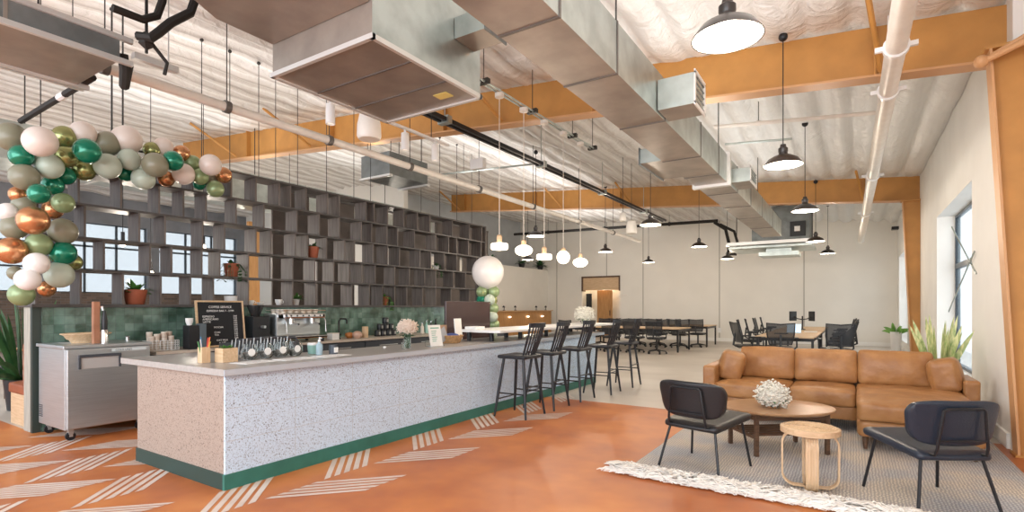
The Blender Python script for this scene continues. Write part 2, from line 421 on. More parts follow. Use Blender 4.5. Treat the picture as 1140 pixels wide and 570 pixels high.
# ------------------------------------------------------------------ walls
XW = 1.3
b = MB()
W1 = (9.06, 12.51, .35, 3.06); W2 = (18.9, 22.1, .35, 3.1)
def wall_x(b, x0, x1, ya, yb, ztop, holes):
    cur = ya
    for (a, c, lo, hi) in holes:
        b.box(x0, x1, cur, a, 0, ztop); b.box(x0, x1, a, c, 0, lo); b.box(x0, x1, a, c, hi, ztop); cur = c
    b.box(x0, x1, cur, yb, 0, ztop)
wall_x(b, XW, XW + .34, 6.95, 23.3, 4.6, [W1, W2])
struct(b.build('wall_right', M_wall))
b = MB(); b.box(2.0, 2.3, -5, 7.0, 0, 4.5); struct(b.build('wall_right_jog', M_wall))
b = MB()
DX0, DX1, DZ = -10.85, -8.96, 2.82
b.box(-15.5, DX0, 23, 23.3, 0, 6.2); b.box(DX1, XW + .34, 23, 23.3, 0, 5.8); b.box(DX0, DX1, 23, 23.3, DZ, 6)
b.mi = 1
for x in (-7.87, -4.64, -1.58, -9.6, -12.2): b.box(x - .02, x + .02, 22.99, 23, 2.85 if x == -9.6 else 0, 5.6)
struct(b.build('wall_far', [M_wallfar, M_walljoint]))
# alcove and timber door in the far wall
b = MB(); b.box(DX0, DX1, 23.9, 24.0, 0, DZ); b.box(DX0 - .1, DX0, 23.3, 24, 0, DZ); b.box(DX1, DX1 + .1, 23.3, 24, 0, DZ); b.box(DX0, DX1, 23.3, 24, DZ, DZ + .1)
b.mi = 1; b.box(DX0, DX1, 23.3, 24, -.02, .001)
struct(b.build('wall_alcove', [M_wallfar, M_floor]))
dr = struct(thing('door_1', None, None))
b = MB(); b.box(-10.25, -9.5, 23.4, 23.46, 0, 2.2); b.build('door_leaf', M_honey, dr)
b = MB(); b.tube([(-9.6, 23.38, 1.0), (-9.6, 23.36, 1.25)], .015); b.build('door_handle', M_black, dr)
b = MB(); b.box(DX0, DX1, 23.02, 23.1, 2.2, DZ - .04); b.build('transom_panel', M_oak, dr)
b = MB(); b.box(DX0 - .02, DX0 + .05, 22.97, 23.3, 2.15, DZ); b.box(DX1 - .05, DX1 + .02, 22.97, 23.3, 2.15, DZ); b.box(DX0 - .02, DX1 + .02, 22.97, 23.3, DZ - .04, DZ + .03); b.build('door_frame', M_walnut, dr)
b = MB(); b.box(-10.8, -10.52, 23.35, 23.4, 1.35, 2.05); tag(b.build('wall_sign', M_black), 'dark upright sign on the white wall left of the far honey wood door', 'sign')
# left side
b = MB()
xl = -22.0
b.box(xl - .3, xl, -5, 13, 0, 1.9)
struct(b.build('wall_left_base', M_brick if False else mat_brick()))
b = MB()
b.box(xl - .3, xl, -5, 13, 4.3, 6.0)
WY = [(-.8, 2.6), (3.0, 6.0), (6.4, 9.2), (9.6, 12.6)]
cur = -5
for a_, c_ in WY: b.box(xl - .3, xl, cur, a_, 1.9, 4.3); cur = c_
b.box(xl - .3, xl, cur, 13, 1.9, 4.3)
struct(b.build('wall_left', mat('dark_grey_wall', (.20, .21, .23), .7, var=.3, vscale=.7)))
for i, (ya, yb) in enumerate(WY):
    w = struct(thing('window_%d' % (i + 3), None, None))
    b = MB()
    for y in [ya + (yb - ya) * k / 3 for k in range(4)]: b.box(xl - .2, xl - .12, y - .03, y + .03, 1.9, 4.3)
    for z in (1.9, 2.7, 3.5, 4.3): b.box(xl - .2, xl - .12, ya, yb, z - .03, z + .03)
    b.build('window_frame', M_wframe, w)
    b = MB(); b.box(xl - .17, xl - .165, ya, yb, 1.9, 4.3); b.build('pane', M_pane, w)
b = MB(); b.box(-22.2, -12.7, 13, 13.2, 0, 6.3); struct(b.build('wall_left_return', M_wallfar))
b = MB(); b.box(-13.0, -12.7, 13.2, 23.2, 0, 3.22); struct(b.build('wall_left_far', M_wallfar))
b = MB(); b.box(-14.6, -14.3, 13.2, 23.2, 3.0, 6.3); b.box(-14.3, -13.0, 13.2, 23.2, 3.1, 3.2); struct(b.build('wall_left_loft', M_dim))
b = MB(); b.box(DX1, XW, 22.97, 23, 0, .14); struct(b.build('baseboard_far', M_wall))
b = MB(); b.box(XW - .025, XW, 7.06, 23, 0, .15); struct(b.build('baseboard_right', M_wall))

# windows right
def right_window(n, W, fx):
    w = struct(thing('window_%d' % n, None, None)); ya, yb, lo, hi = W
    b = MB()
    for y in (ya, (ya + yb) / 2, yb): b.box(fx, fx + .07, max(ya, y - .05), min(yb, y + .05), lo, hi)
    for z in (lo, lo + (hi - lo) * .66, hi): b.box(fx, fx + .07, ya, yb, max(lo, z - .045), min(hi, z + .045))
    b.build('window_frame', M_wframe, w)
    b = MB(); b.box(fx + .03, fx + .036, ya, yb, lo, hi); b.build('pane', M_pane, w)
right_window(1, W1, XW + .26); right_window(2, W2, XW + .26)
b = MB(); b.tube([(1.29, 10.65, 2.65), (1.29, 8.71, 1.82)], .010)
tag(b.build('brace_rod', M_galv), 'thin steel brace rod slanting down toward the camera across the near window', 'rod', 'crossed brace rods at the near window')
b = MB(); b.tube([(1.275, 10.84, 1.33), (1.275, 8.71, 2.1)], .010)
tag(b.build('brace_rod', M_galv), 'thin steel brace rod rising toward the camera across the near window', 'rod', 'crossed brace rods at the near window')

# ------------------------------------------------------------------ ceiling: insulation sheets sagging between purlins
def ceiling():
    bm = bmesh.new(); nx, ny = 460, 120
    x0, x1, y0, y1 = -22.2, 2.2, -2.0, 23.3
    vs = []
    for i in range(nx + 1):
        x = x0 + (x1 - x0) * i / nx; row = []
        for j in range(ny + 1):
            y = y0 + (y1 - y0) * j / ny
            per = .46 if x > -2.6 else .38
            ph = (x / per) % 1
            sag = math.sin(PI * ph)
            beamf = 1
            for by in (7.2, 15.5): beamf = min(beamf, abs(y - by) / 1.2 + .35)
            big = math.sin(PI * ((y + .2) / 1.55 % 1)) ** .5 * .05
            z = ceil_z(x) + .08 - .13 * (sag ** .7) * min(1, beamf) - big + .05 * noise.noise(Vector((x * 1.3, y * .8, 0))) + .022 * noise.noise(Vector((x * 5, y * 2.2, 3)))
            row.append(bm.verts.new((x, y, z)))
        vs.append(row)
    for i in range(nx):
        for j in range(ny):
            bm.faces.new([vs[i][j], vs[i][j + 1], vs[i + 1][j + 1], vs[i + 1][j]])
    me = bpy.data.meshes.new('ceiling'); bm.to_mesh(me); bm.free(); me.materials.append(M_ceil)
    me.polygons.foreach_set('use_smooth', [True] * len(me.polygons))
    o = bpy.data.objects.new('ceiling', me); C.objects.link(o); struct(o)
ceiling()

# ------------------------------------------------------------------ steel frames
def beam(y, xl, xr, label, braces):
    t = thing('roof_beam', label, 'beam', (0, y, 0))
    bot = lambda x: 3.90 + .0795 * (1.1 - x)
    top = lambda x: ceil_z(x) - .02
    b = MB(); b.hexa([(xl, -.01, bot(xl)), (xr, -.01, bot(xr)), (xr, .01, bot(xr)), (xl, .01, bot(xl))],
                     [(xl, -.01, top(xl)), (xr, -.01, top(xr)), (xr, .01, top(xr)), (xl, .01, top(xl))]); b.build('web', M_orange, t)
    b = MB(); b.hexa([(xl, -.11, bot(xl) - .025), (xr, -.11, bot(xr) - .025), (xr, .11, bot(xr) - .025), (xl, .11, bot(xl) - .025)],
                     [(xl, -.11, bot(xl)), (xr, -.11, bot(xr)), (xr, .11, bot(xr)), (xl, .11, bot(xl))]); b.build('bottom_flange', M_orange2, t)
    for x in [xx for xx in (-12, -9, -6, -3.2, .2) if xx > xl]:
        b = MB(); b.box(x - .012, x + .012, -.11, -.012, bot(x), top(x)); b.build('stiffener', M_orange, t)
    for x in braces:
        b = MB(); b.tube([(x, -.12, bot(x) + .03), (x - .15, -1.1, top(x) - .04)], .028, 6); b.build('flange_brace', M_orange, t)
    return t
beam(7.2, -15.15, 1.95, 'long orange steel roof beam nearest the camera, ending at the right column', (-12.4, -9.6, -4.75, .25))
beam(15.5, -12.68, 1.3, 'orange steel roof beam farther back, over the desks', (-12.2, -8.0, -5.6, .2))
def column(y, xb, xt, xr, label):
    t = thing('steel_column', label, 'column', (0, y, 0))
    b = MB(); b.hexa([(xb, -.01, 0), (xr, -.01, 0), (xr, .01, 0), (xb, .01, 0)], [(xt, -.01, 3.86), (xr, -.01, 3.86), (xr, .01, 3.86), (xt, .01, 3.86)]); b.build('web', M_orange, t)
    b = MB(); b.hexa([(xb - .02, -.1, 0), (xb, -.1, 0), (xb, .1, 0), (xb - .02, .1, 0)], [(xt - .02, -.1, 3.86), (xt, -.1, 3.86), (xt, .1, 3.86), (xt - .02, .1, 3.86)]); b.build('inner_flange', M_orange2, t)
    b = MB(); b.box(xt - .05, xr, -.1, .1, 3.86, 3.89); b.build('cap_plate', M_orange, t)
    b = MB(); b.box(xb - .04, xr, -.11, .11, 0, .02); b.build('base_plate', M_orange, t)
column(6.8, 1.31, 1.11, 1.98, 'wide tapered orange steel column at the right edge of the picture')
column(15.4, 1.15, .98, 1.3, 'tapered orange steel column between the two right wall windows')
b = MB(); b.tube([(1.0, 6.66, 3.72), (1.98, 6.1, 3.95)], .03); b.tube([(1.1, 6.66, 3.78), (1.98, 6.3, 4.15)], .02); b.ball((1.02, 6.64, 3.73), .06)
tag(b.build('strut_pipe', M_orange2), 'orange strut with bolted end where the near beam meets the right column', 'strut')

# ------------------------------------------------------------------ ducts
def duct_seams(t, x0, x1, z0, z1, ys, m=M_seamd, e=.012):
    for y in ys:
        b = MB()
        b.box(x0 - e, x0, y - .012, y + .012, z0 - e, z1 + e); b.box(x1, x1 + e, y - .012, y + .012, z0 - e, z1 + e)
        b.box(x0, x1, y - .012, y + .012, z0 - e, z0); b.box(x0, x1, y - .012, y + .012, z1, z1 + e)
        b.build('duct_flange', m, t)
def reflection_tinted_box(b, x0, x1, y0, y1, z0, z1):  # underside and tall front faces take the painted reflection colour
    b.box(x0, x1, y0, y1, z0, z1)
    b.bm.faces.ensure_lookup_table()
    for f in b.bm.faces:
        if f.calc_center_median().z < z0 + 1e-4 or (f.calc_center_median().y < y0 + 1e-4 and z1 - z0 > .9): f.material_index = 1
t = thing('air_duct', 'long galvanised rectangular duct running the room depth right of the bar', 'duct')
b = MB(); reflection_tinted_box(b, -1.98, -1.53, .8, 15.0, 3.2, 3.6); b.build('duct_body', [M_galv, M_galv_d], t)
duct_seams(t, -1.98, -1.53, 3.2, 3.6, (2.15, 2.92, 3.87, 5.1, 6.53, 7.53, 8.9, 10.2, 11.6, 13.2), e=.006)
b = MB(); b.box(-2.02, -1.49, 8.1, 8.2, 3.16, 3.64); b.build('collar', M_seam, t)
def stub(x0, x1, y0, y1, z0, z1, label, white=True, outer=1):
    t = thing('duct_outlet', label, 'duct outlet')
    b = MB(); reflection_tinted_box(b, x0, x1, y0, y1, z0, z1); b.build('outlet_box', [M_galv, M_galv_d], t)
    xe = x1 if outer > 0 else x0
    b = MB(); e = .02; xa, xb = (xe, xe + .012) if outer > 0 else (xe - .012, xe)
    b.box(xa, xb, y0 - e, y1 + e, z0 - e, z0 + .015); b.box(xa, xb, y0 - e, y1 + e, z1 - .015, z1 + e)
    b.box(xa, xb, y0 - e, y0 + .015, z0, z1); b.box(xa, xb, y1 - .015, y1 + e, z0, z1)
    b.build('outlet_frame', M_white if white else M_galv_dark, t)
    b = MB()
    for k in range(5):
        z = z0 + (z1 - z0) * (k + .5) / 5; b.box(min(xe, xe + .008 * outer), max(xe, xe + .008 * outer), y0 + .015, y1 - .015, z - .006, z + .006)
    b.build('louvre', M_galv_dark, t)
stub(-1.52, -1.19, 4.85, 5.2, 3.22, 3.5, 'galvanised outlet box with white framed grille on the long duct, nearest the camera')
stub(-1.52, -1.26, 8.35, 8.9, 3.24, 3.44, 'small galvanised outlet with white frame on the right side of the long duct, farther back')
stub(-2.3, -1.99, 6.6, 7.6, 3.24, 3.42, 'dark grey outlet box on the left side of the long duct', white=False, outer=-1)
for y in (2.0, 4.4, 8.6, 12.6):
    b = MB(); b.tube([(-1.75, y, 3.6), (-1.75, y, ceil_z(-1.75))], .008, 5); b.build('hanger', M_darkrod, t)
# large box duct over the bar
t = thing('air_duct', 'huge galvanised box duct hanging over the near end of the bar', 'duct')
b = MB(); reflection_tinted_box(b, -3.8, -2.69, 2.46, 3.67, 3.2, 4.4); b.build('box_section', [M_galv, M_galv_d], t)
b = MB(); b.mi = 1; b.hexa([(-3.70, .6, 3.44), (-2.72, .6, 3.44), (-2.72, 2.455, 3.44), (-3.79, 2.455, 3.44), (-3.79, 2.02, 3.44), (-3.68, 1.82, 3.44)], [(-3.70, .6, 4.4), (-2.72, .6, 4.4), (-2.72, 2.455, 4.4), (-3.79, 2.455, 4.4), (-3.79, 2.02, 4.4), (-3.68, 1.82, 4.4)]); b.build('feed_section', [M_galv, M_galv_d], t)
b = MB(); b.box(-3.815, -3.785, 2.45, 3.68, 3.185, 3.22); b.box(-2.705, -2.675, 2.45, 3.68, 3.185, 3.22); b.box(-3.815, -2.675, 2.445, 2.475, 3.185, 3.22); b.box(-3.815, -2.675, 3.655, 3.685, 3.185, 3.22); b.build('edge_angle', M_seam, t)
for y in (2.86, 3.26):
    b = MB(); b.box(-3.78, -2.71, y - .006, y + .006, 3.192, 3.2); b.build('bottom_seam', M_seamd, t)
b = MB(); b.tube([(-3.3, 3.0, 4.4), (-3.3, 3.0, ceil_z(-3.3))], .01, 5); b.build('hanger', M_darkrod, t)
b = MB(); b.box(-3.0, -2.86, 3.42, 3.52, 3.194, 3.199); b.build('sticker', mat('yellow_sticker', (.7, .62, .2), .6), t)
b = MB(); b.box(-3.0, -2.85, 1.9, 2.05, 3.434, 3.439); b.build('sticker', MATS['yellow_sticker'], t)
stub(-2.685, -2.38, 3.32, 3.58, 3.55, 3.72, 'dark outlet box sticking out of the side of the huge box duct', white=False)
# upper left duct
t = thing('air_duct', 'wide galvanised duct in the upper left corner with white edge angles', 'duct')
b = MB(); reflection_tinted_box(b, -5.9, -5.0, -.6, 1.89, 3.4, 3.57); b.build('duct_body', [M_galv_dark, M_galv_d], t)
for x, z in ((-5.0, 3.585), (-5.0, 3.40), (-5.88, 3.40), (-6.0, 3.42)):
    b = MB(); b.box(x - .015, x + .02, -.6, 1.98, z - .02, z + .02); b.build('edge_angle', M_seam, t)
duct_seams(t, -5.9, -5.0, 3.4, 3.57, (1.2, .7), M_galv_d, .004)
b = MB(); b.tube([(-5.8, 1.6, 3.57), (-5.8, 1.6, ceil_z(-5.8))], .008, 5); b.build('hanger', M_darkrod, t)
b = MB(); b.box(-5.52, -5.42, 1.0, 1.12, 3.39, 3.399); b.build('sticker', mat('orange_sticker', (.65, .2, .04), .6), t)
t = thing('air_duct', 'second galvanised duct in the upper left corner, above the wide one', 'duct')
b = MB(); reflection_tinted_box(b, -5.1, -4.5, -.6, 1.6, 3.8, 4.3); b.build('duct_body', [M_galv, M_galv_d], t)
b = MB(); b.tube([(-4.8, 1.2, 4.3), (-4.8, 1.2, ceil_z(-4.8))], .008, 5); b.build('hanger', M_darkrod, t)
b = MB(); b.box(-4.52, -4.48, -.6, 1.6, 3.78, 3.83); b.box(-5.12, -5.08, -.6, 1.6, 3.78, 3.83); b.build('edge_angle', M_seam, t)
t = thing('air_duct', 'long dull duct across the dining side behind the divider shelf', 'duct')
b = MB(); b.box(-12.0, -11.0, 2.0, 12.5, 3.7, 4.3); b.build('duct_body', M_galv, t)
for y in (3, 7, 11):
    b = MB(); b.tube([(-11.5, y, 4.3), (-11.5, y, ceil_z(-11.5))], .01, 5); b.build('hanger', M_darkrod, t)
duct_seams(t, -12, -11, 3.7, 4.3, (4, 6, 8, 10, 12), M_seam, .02)
# hanging grey unit
t = thing('fan_coil_unit', 'grey sheet metal box hanging above the divider shelf', 'air unit')
b = MB(); b.box(-8.07, -7.3, 7.1, 8.15, 3.9, 4.33); b.build('casing', M_galv_dark, t)
for ry in (8.1, 7.07):
    b = MB(); b.box(-8.1, -7.27, ry, ry + .08, 3.86, 3.9); b.build('rail', M_seam, t)
for x in (-8.0, -7.37):
    for y in (7.2, 8.05):
        b = MB(); b.tube([(x, y, 4.33), (x, y, ceil_z(x))], .008, 6); b.build('hanger', M_darkrod, t)
# flexible black pipes by the ducts
b = MB(); b.tube([(-4.6, 2.31, 4.6), (-4.6, 2.28, 3.97), (-4.6, 2.24, 3.83), (-4.6, 2.09, 3.68), (-4.6, 2.0, 3.56), (-4.6, 1.95, 3.5), (-4.7, 1.9, 3.52)], .035, 8)
tag(b.build('insulated_pipe', M_insblack, smooth=True), 'black foam insulated pipe elbowing down beside the huge box duct', 'pipe')
b = MB(); b.tube([(-4.62, 1.70, 3.62), (-4.62, 1.9, 3.625), (-4.62, 2.0, 3.70), (-4.62, 2.04, 3.84), (-4.62, 2.06, 4.7)], .03, 8)
tag(b.build('insulated_pipe', M_insblack, smooth=True), 'black insulated pipe bending out of the upper left ducts', 'pipe')
b = MB(); b.ico((-4.68, 1.95, 3.5), .06, 1, (1, 1, 1.3)); b.tube([(-4.68, 1.95, 3.4), (-4.68, 1.95, 4.84)], .012, 6); b.tube([(-4.68, 1.98, 3.5), (-4.68, 2.1, 3.38), (-4.68, 2.08, 3.28)], .014, 6)
tag(b.build('valve_cluster', M_insblack), 'black valve cluster with a small hose between the two black pipes', 'valve')
b = MB(); b.tube([(-5.1, 1.95, 3.5), (-5.12, 1.97, 3.38), (-5.2, 2.0, 3.28), (-5.28, 2.04, 3.38), (-5.28, 2.06, 3.5)], .04, 8)
tag(b.build('insulated_pipe', M_insblack, smooth=True), 'black U shaped pipe loop hanging at the end of the wide upper left duct', 'pipe')
b = MB(); b.tube([(-5.7, 1.95, 3.45), (-7.6, 1.95, 3.42)], .03, 8); b.mi = 1; b.tube([(-6.35, 1.95, 3.44), (-6.5, 1.95, 3.438)], .034, 8)
tag(b.build('insulated_pipe', [M_insblack, M_white], smooth=True), 'straight black pipe with white bands running left from the wide duct over the balloons', 'pipe')
b = MB(); b.box(-5.02, -4.96, 1.98, 2.32, 3.45, 3.50); b.tube([(-4.99, 2.25, 3.5), (-4.99, 2.25, 4.9)], .006, 5)
tag(b.build('strut_channel', M_seam), 'galvanised strut channel across the end of the upper left ducts', 'strut')
# sprinkler mains
def pipe(p0, p1, r, label, m=M_pipe, clamps=(), cm=None):
    t = thing('ceiling_pipe', label, 'pipe'); p0, p1 = Vector(p0), Vector(p1)
    b = MB(); b.tube([p0, p1], r, 14); b.build('pipe_run', m, t, smooth=True)
    for k in clamps:
        c = p0.lerp(p1, k); d = (p1 - p0).normalized() * .03
        b = MB(); b.tube([c - d, c + d], r * 1.35, 14); b.build('clamp', cm or m, t, smooth=True)
        b = MB(); b.tube([c, (c.x, c.y, ceil_z(c.x))], .006, 5); b.build('hanger', M_darkrod, t)
    return t
pipe((-6.0, 1.6, 3.69), (-6.0, 17.2, 3.6), .052, 'long white sprinkler pipe running above the divider shelf', clamps=(.035, .11, .2, .3, .42, .55, .7, .85), cm=M_seamd)
t = pipe((.36, 2.0, 3.82), (.2, 20.0, 3.5), .085, 'thick white pipe on the right side running the room depth')
for k, yy in enumerate((5.9, 7.0, 11.0, 14.8)):
    f = (yy - 2) / 18; c = Vector((.36 - .16 * f, yy, 3.82 - .32 * f))
    b = MB(); b.tube([c - Vector((0, .03, 0)), c + Vector((0, .03, 0))], .105, 14)
    b.box(c.x - .16, c.x + .16, yy - .02, yy + .02, c.z - .02, c.z + .02); b.build('coupling', M_white, t, smooth=True)
    b = MB(); b.tube([(c.x, yy, c.z), (c.x, yy, ceil_z(c.x))], .008, 5); b.build('hanger', M_white, t)
pipe((-1.9, 9, 4.32), (.3, 9, 4.12), .03, 'thin white branch pipe crossing toward the thick right pipe', clamps=(.3,))
pipe((-2.0, 10.4, 4.42), (-.9, 10.4, 4.33), .02, 'short grey conduit crossing beyond the long duct', m=M_galv)
pipe((-9.5, 9.6, 4.6), (-5.5, 9.6, 4.4), .02, 'thin grey conduit crossing over the far shelf', m=M_galv, clamps=(.5,))
# busway and conduits
t = thing('cable_tray', 'dark twin rail cable tray running diagonally under the roof over the bar', 'cable tray')
for dx in (-.05, .05):
    b = MB(); b.box(-5.12 + dx - .025, -5.12 + dx + .025, 4.2, 17, 4.15, 4.21); b.build('rail', M_black, t)
for y in (6.1, 9.0, 12, 15):
    b = MB(); b.box(-5.22, -5.02, y - .05, y + .05, 4.13, 4.24); b.tube([(-5.12, y, 4.2), (-5.12, y, ceil_z(-5.12))], .008, 5); b.build('bracket', M_galv, t)
t = thing('conduit_rail', 'grey conduit rail carrying the row of opal pendants', 'conduit')
for dx in (-.03, .03):
    b = MB(); b.tube([(-3.9 + dx, 5.3, 4.22), (-3.9 + dx, 8.7, 4.22)], .014, 8); b.build('conduit', M_galv, t)
for y in (5.4, 6.6, 7.9, 8.7):
    b = MB(); b.box(-3.98, -3.82, y - .03, y + .03, 4.2, 4.26); b.tube([(-3.9, y, 4.2), (-3.9, y, ceil_z(-3.9))], .006, 5); b.build('bracket', M_darkrod, t)
pipe((-13.4, 21, 4.82), (-4.3, 21, 4.66), .06, 'dark pipe bundle crossing high in front of the far wall', m=M_insblack, clamps=(.2, .5, .8))
b = MB()
b.tube([(-4.4, 20.9, 4.6), (-4.0, 20.9, 4.3), (-3.85, 20.8, 3.7), (-3.9, 20.8, 3.35), (-3.6, 20.8, 3.35)], .06, 8)
b.tube([(-4.2, 20.9, 4.5), (-3.7, 20.9, 4.2), (-3.55, 20.8, 3.7), (-3.5, 20.8, 3.4)], .05, 8)
tag(b.build('insulated_pipe', M_insblack, smooth=True), 'pair of black bent pipes beside the far air handler', 'pipe')
# far air handler
t = thing('air_handler', 'large grey air handling unit hung at the far end of the long duct', 'air unit')
b = MB(); b.box(-2.7, -1.1, 18.2, 19.4, 3.45, 4.5); b.build('casing', M_galv_dark, t)
b = MB(); b.box(-1.62, -1.2, 18.12, 18.2, 3.55, 4.0); b.mi = 1; b.box(-1.5, -1.35, 18.1, 18.12, 3.7, 3.85); b.build('control_box', [M_plast, M_paper], t)
b = MB(); b.box(-3.35, -1.0, 17.9, 19.6, 3.22, 3.32, .02); b.build('drain_pan', M_galv, t)
b = MB(); b.box(-3.4, -1.0, 17.85, 18.0, 3.34, 3.44); b.build('support_channel', M_seam, t)
b = MB(); b.box(-2.5, -1.4, 18.2, 19.2, 3.0, 3.12); b.box(-2.3, -1.6, 18.3, 19.1, 3.12, 3.22); b.build('return_grille', M_galv, t)
for x in (-3.2, -1.05):
    b = MB(); b.tube([(x, 18.5, 3.3), (x, 18.5, ceil_z(x))], .015, 6); b.build('hanger', M_darkrod, t)

# thin hanging rods above the shelf
for i, (x, y) in enumerate([(-7.9, 2.9), (-7.9, 3.02), (-7.7, 3.9), (-7.7, 4.3), (-7.7, 4.75), (-7.8, 5.1), (-7.8, 5.5), (-7.7, 6.0), (-7.7, 6.6), (-7.7, 7.0), (-7.7, 8.4), (-7.7, 9.0), (-7.7, 9.6), (-7.8, 10.3), (-7.9, 2.2), (-7.9, 2.5)]):
    b = MB(); b.tube([(x, y, 3.4), (x, y, ceil_z(x) + .05)], .011 if i < 2 else .006, 6); b.ico((x, y, ceil_z(x) - .06), .03, 1)
    tag(b.build('hanger_rod', M_darkrod), 'thin dark rod from the roof down to the divider shelf', 'rod', 'hanging rods above the divider shelf')

# ------------------------------------------------------------------ track lights, speakers
t = thing('light_track', 'short white lighting track hanging in front of the near beam', 'light track')
b = MB(); b.box(-4.92, -4.88, 3.65, 5.92, 3.71, 3.74); b.build('track', M_white, t)
for y in (4.15, 5.55):
    b = MB(); b.tube([(-4.9, y, 3.74), (-4.9, y, ceil_z(-4.9))], .006, 5); b.build('hanger', M_darkrod, t)
for y, l in ((3.87, 'white cylinder spotlight, leftmost of the three on the track'), (5.04, 'white cylinder spotlight, middle one of the three on the track'), (5.63, 'white cylinder spotlight at the far end of the track')):
    t = thing('track_spotlight', l, 'spotlight', (-4.9, y, 3.71), 0, 'white spotlights on the track')
    b = MB(); b.tube([(0, 0, 0), (0, 0, -.07)], .015, 8); b.build('stem', M_white, t)
    b = MB(); b.lathe([(0, -.05), (.05, -.05), (.052, -.27), (.045, -.27), (.04, -.2), (0, -.2)]); b.build('housing', M_white, t, smooth=True)
    b = MB(); b.lathe([(0, -.245), (.04, -.245), (.04, -.25), (0, -.25)]); b.build('lens', M_shadewhite, t)
for loc, l in (((-4.6, 4.16, 3.3), 'large white pendant speaker by the box duct corner'), ((-4.6, 12.58, 3.22), 'white pendant speaker far down the room above the desks'), ((-4.6, 12.0, 3.45), 'smaller white pendant fixture next to the far speaker')):
    t = thing('pendant_speaker', l, 'speaker', loc)
    s = .6 if 'smaller' in l else 1
    b = MB(); b.lathe([(0, 0.0), (.12 * s, 0), (.135 * s, .03 * s), (.13 * s, .16 * s), (.10 * s, .3 * s), (.06 * s, .33 * s), (0, .33 * s)]); b.build('cabinet', M_pipe, t, smooth=True)
    b = MB(); b.lathe([(0, -.006), (.115 * s, -.006), (.115 * s, 0), (0, 0)]); b.build('grille', M_cord, t)
    b = MB(); b.tube([(0, 0, .33 * s), (0, 0, ceil_z(loc[0]) - loc[2])], .006, 5); b.build('cable', M_darkrod, t)
# exit-style white box
b = MB(); b.box(-6.1, -5.8, 8.0, 8.12, 4.0, 4.2, .01); tag(b.build('junction_box', M_white), 'small white box mounted on a conduit beyond the near beam', 'box')

# ------------------------------------------------------------------ dome pendants
def dome(loc, label, first=None, power=60):
    x, y, z = loc
    t = thing('dome_pendant', label, 'pendant lamp', loc, 0, 'dark dome pendant lamps')
    b = MB(); b.lathe([(.045, .13), (.05, .08), (.09, .07), (.16, .03), (.21, -.035), (.215, -.045), (.208, -.045), (.155, .02), (.085, .058), (.03, .065)], seg=32); b.build('shade', M_shadebrown, t, smooth=True)
    b = MB(); b.lathe([(.206, -.043), (.153, .018), (.084, .055), (0, .062)], seg=32); b.build('reflector', M_shadewhite, t, smooth=True)
    b = MB(); b.lathe([(0, .2), (.03, .2), (.035, .17), (.052, .155), (.052, .12), (.045, .1), (0, .1)]); b.build('socket', M_shadebrown, t, smooth=True)
    b = MB(); b.ball((0, 0, -.005), .045, (1, 1, 1.2)); b.build('bulb', M_bulb, t, smooth=True)
    h = ceil_z(x) - z
    b = MB(); b.tube([(0, 0, .2), (0, 0, h)], .006, 6); b.build('cord', M_black, t)
    b = MB(); b.ball((0, 0, h - .08), .05, (1, 1, 1)); b.build('ceiling_cup', M_black, t, smooth=True)
    L = bpy.data.lights.new('pendant_light', 'POINT'); L.energy = power; L.color = (1, .86, .70); L.shadow_soft_size = .05
    o = bpy.data.objects.new('pendant_light', L); C.objects.link(o); o.location = (x, y, z - .12)
    return t
dome((-.66, 3.5, 3.12), 'dark dome pendant nearest the camera at the top right', power=40)
dome((-.69, 6.92, 3.1), 'dark dome pendant, second from the camera in the right row')
dome((-.70, 10.4, 3.1), 'dark dome pendant, third from the camera in the right row')
dome((-.8, 15.39, 3.1), 'dark dome pendant, fourth from the camera in the right row')
dome((-.66, 19.0, 3.1), 'farthest dark dome pendant of the right row')
dome((-3.44, 10.5, 3.1), 'dark dome pendant, nearest of the middle row, left of the long duct')
dome((-3.56, 15.0, 3.1), 'dark dome pendant, second of the middle row')
dome((-3.64, 19.3, 3.1), 'farthest dark dome pendant of the middle row')
dome((-6.23, 10.7, 3.1), 'dark dome pendant hanging just above the opal pendants')
dome((-6.26, 14.9, 3.1), 'dark dome pendant, second of the left row')
dome((-6.39, 19.28, 3.1), 'farthest dark dome pendant of the left row')
dome((-9.58, 15.9, 3.1), 'dark dome pendant partly behind the opal pendants near the left wall')
for i, (x, y, z) in enumerate([(-10.2, 3.9, 2.45), (-10.4, 4.4, 2.0), (-10.4, 5.3, 2.55), (-10.5, 7.2, 1.8)]):
    t = thing('bulb_pendant', 'bare bulb pendant on a black cord seen through the shelf, %s from the left' % ORD[i], 'pendant lamp', (x, y, z), 0, 'bulb pendants behind the shelf')
    b = MB(); b.ball((0, 0, 0), .045); b.build('bulb', M_bulb, t, smooth=True)
    b = MB(); b.tube([(0, 0, .04), (0, 0, .2)], .03, 8); b.build('socket', M_black, t)
    b = MB(); b.tube([(0, 0, .2), (0, 0, ceil_z(x) - z)], .006, 5); b.build('cord', M_black, t)
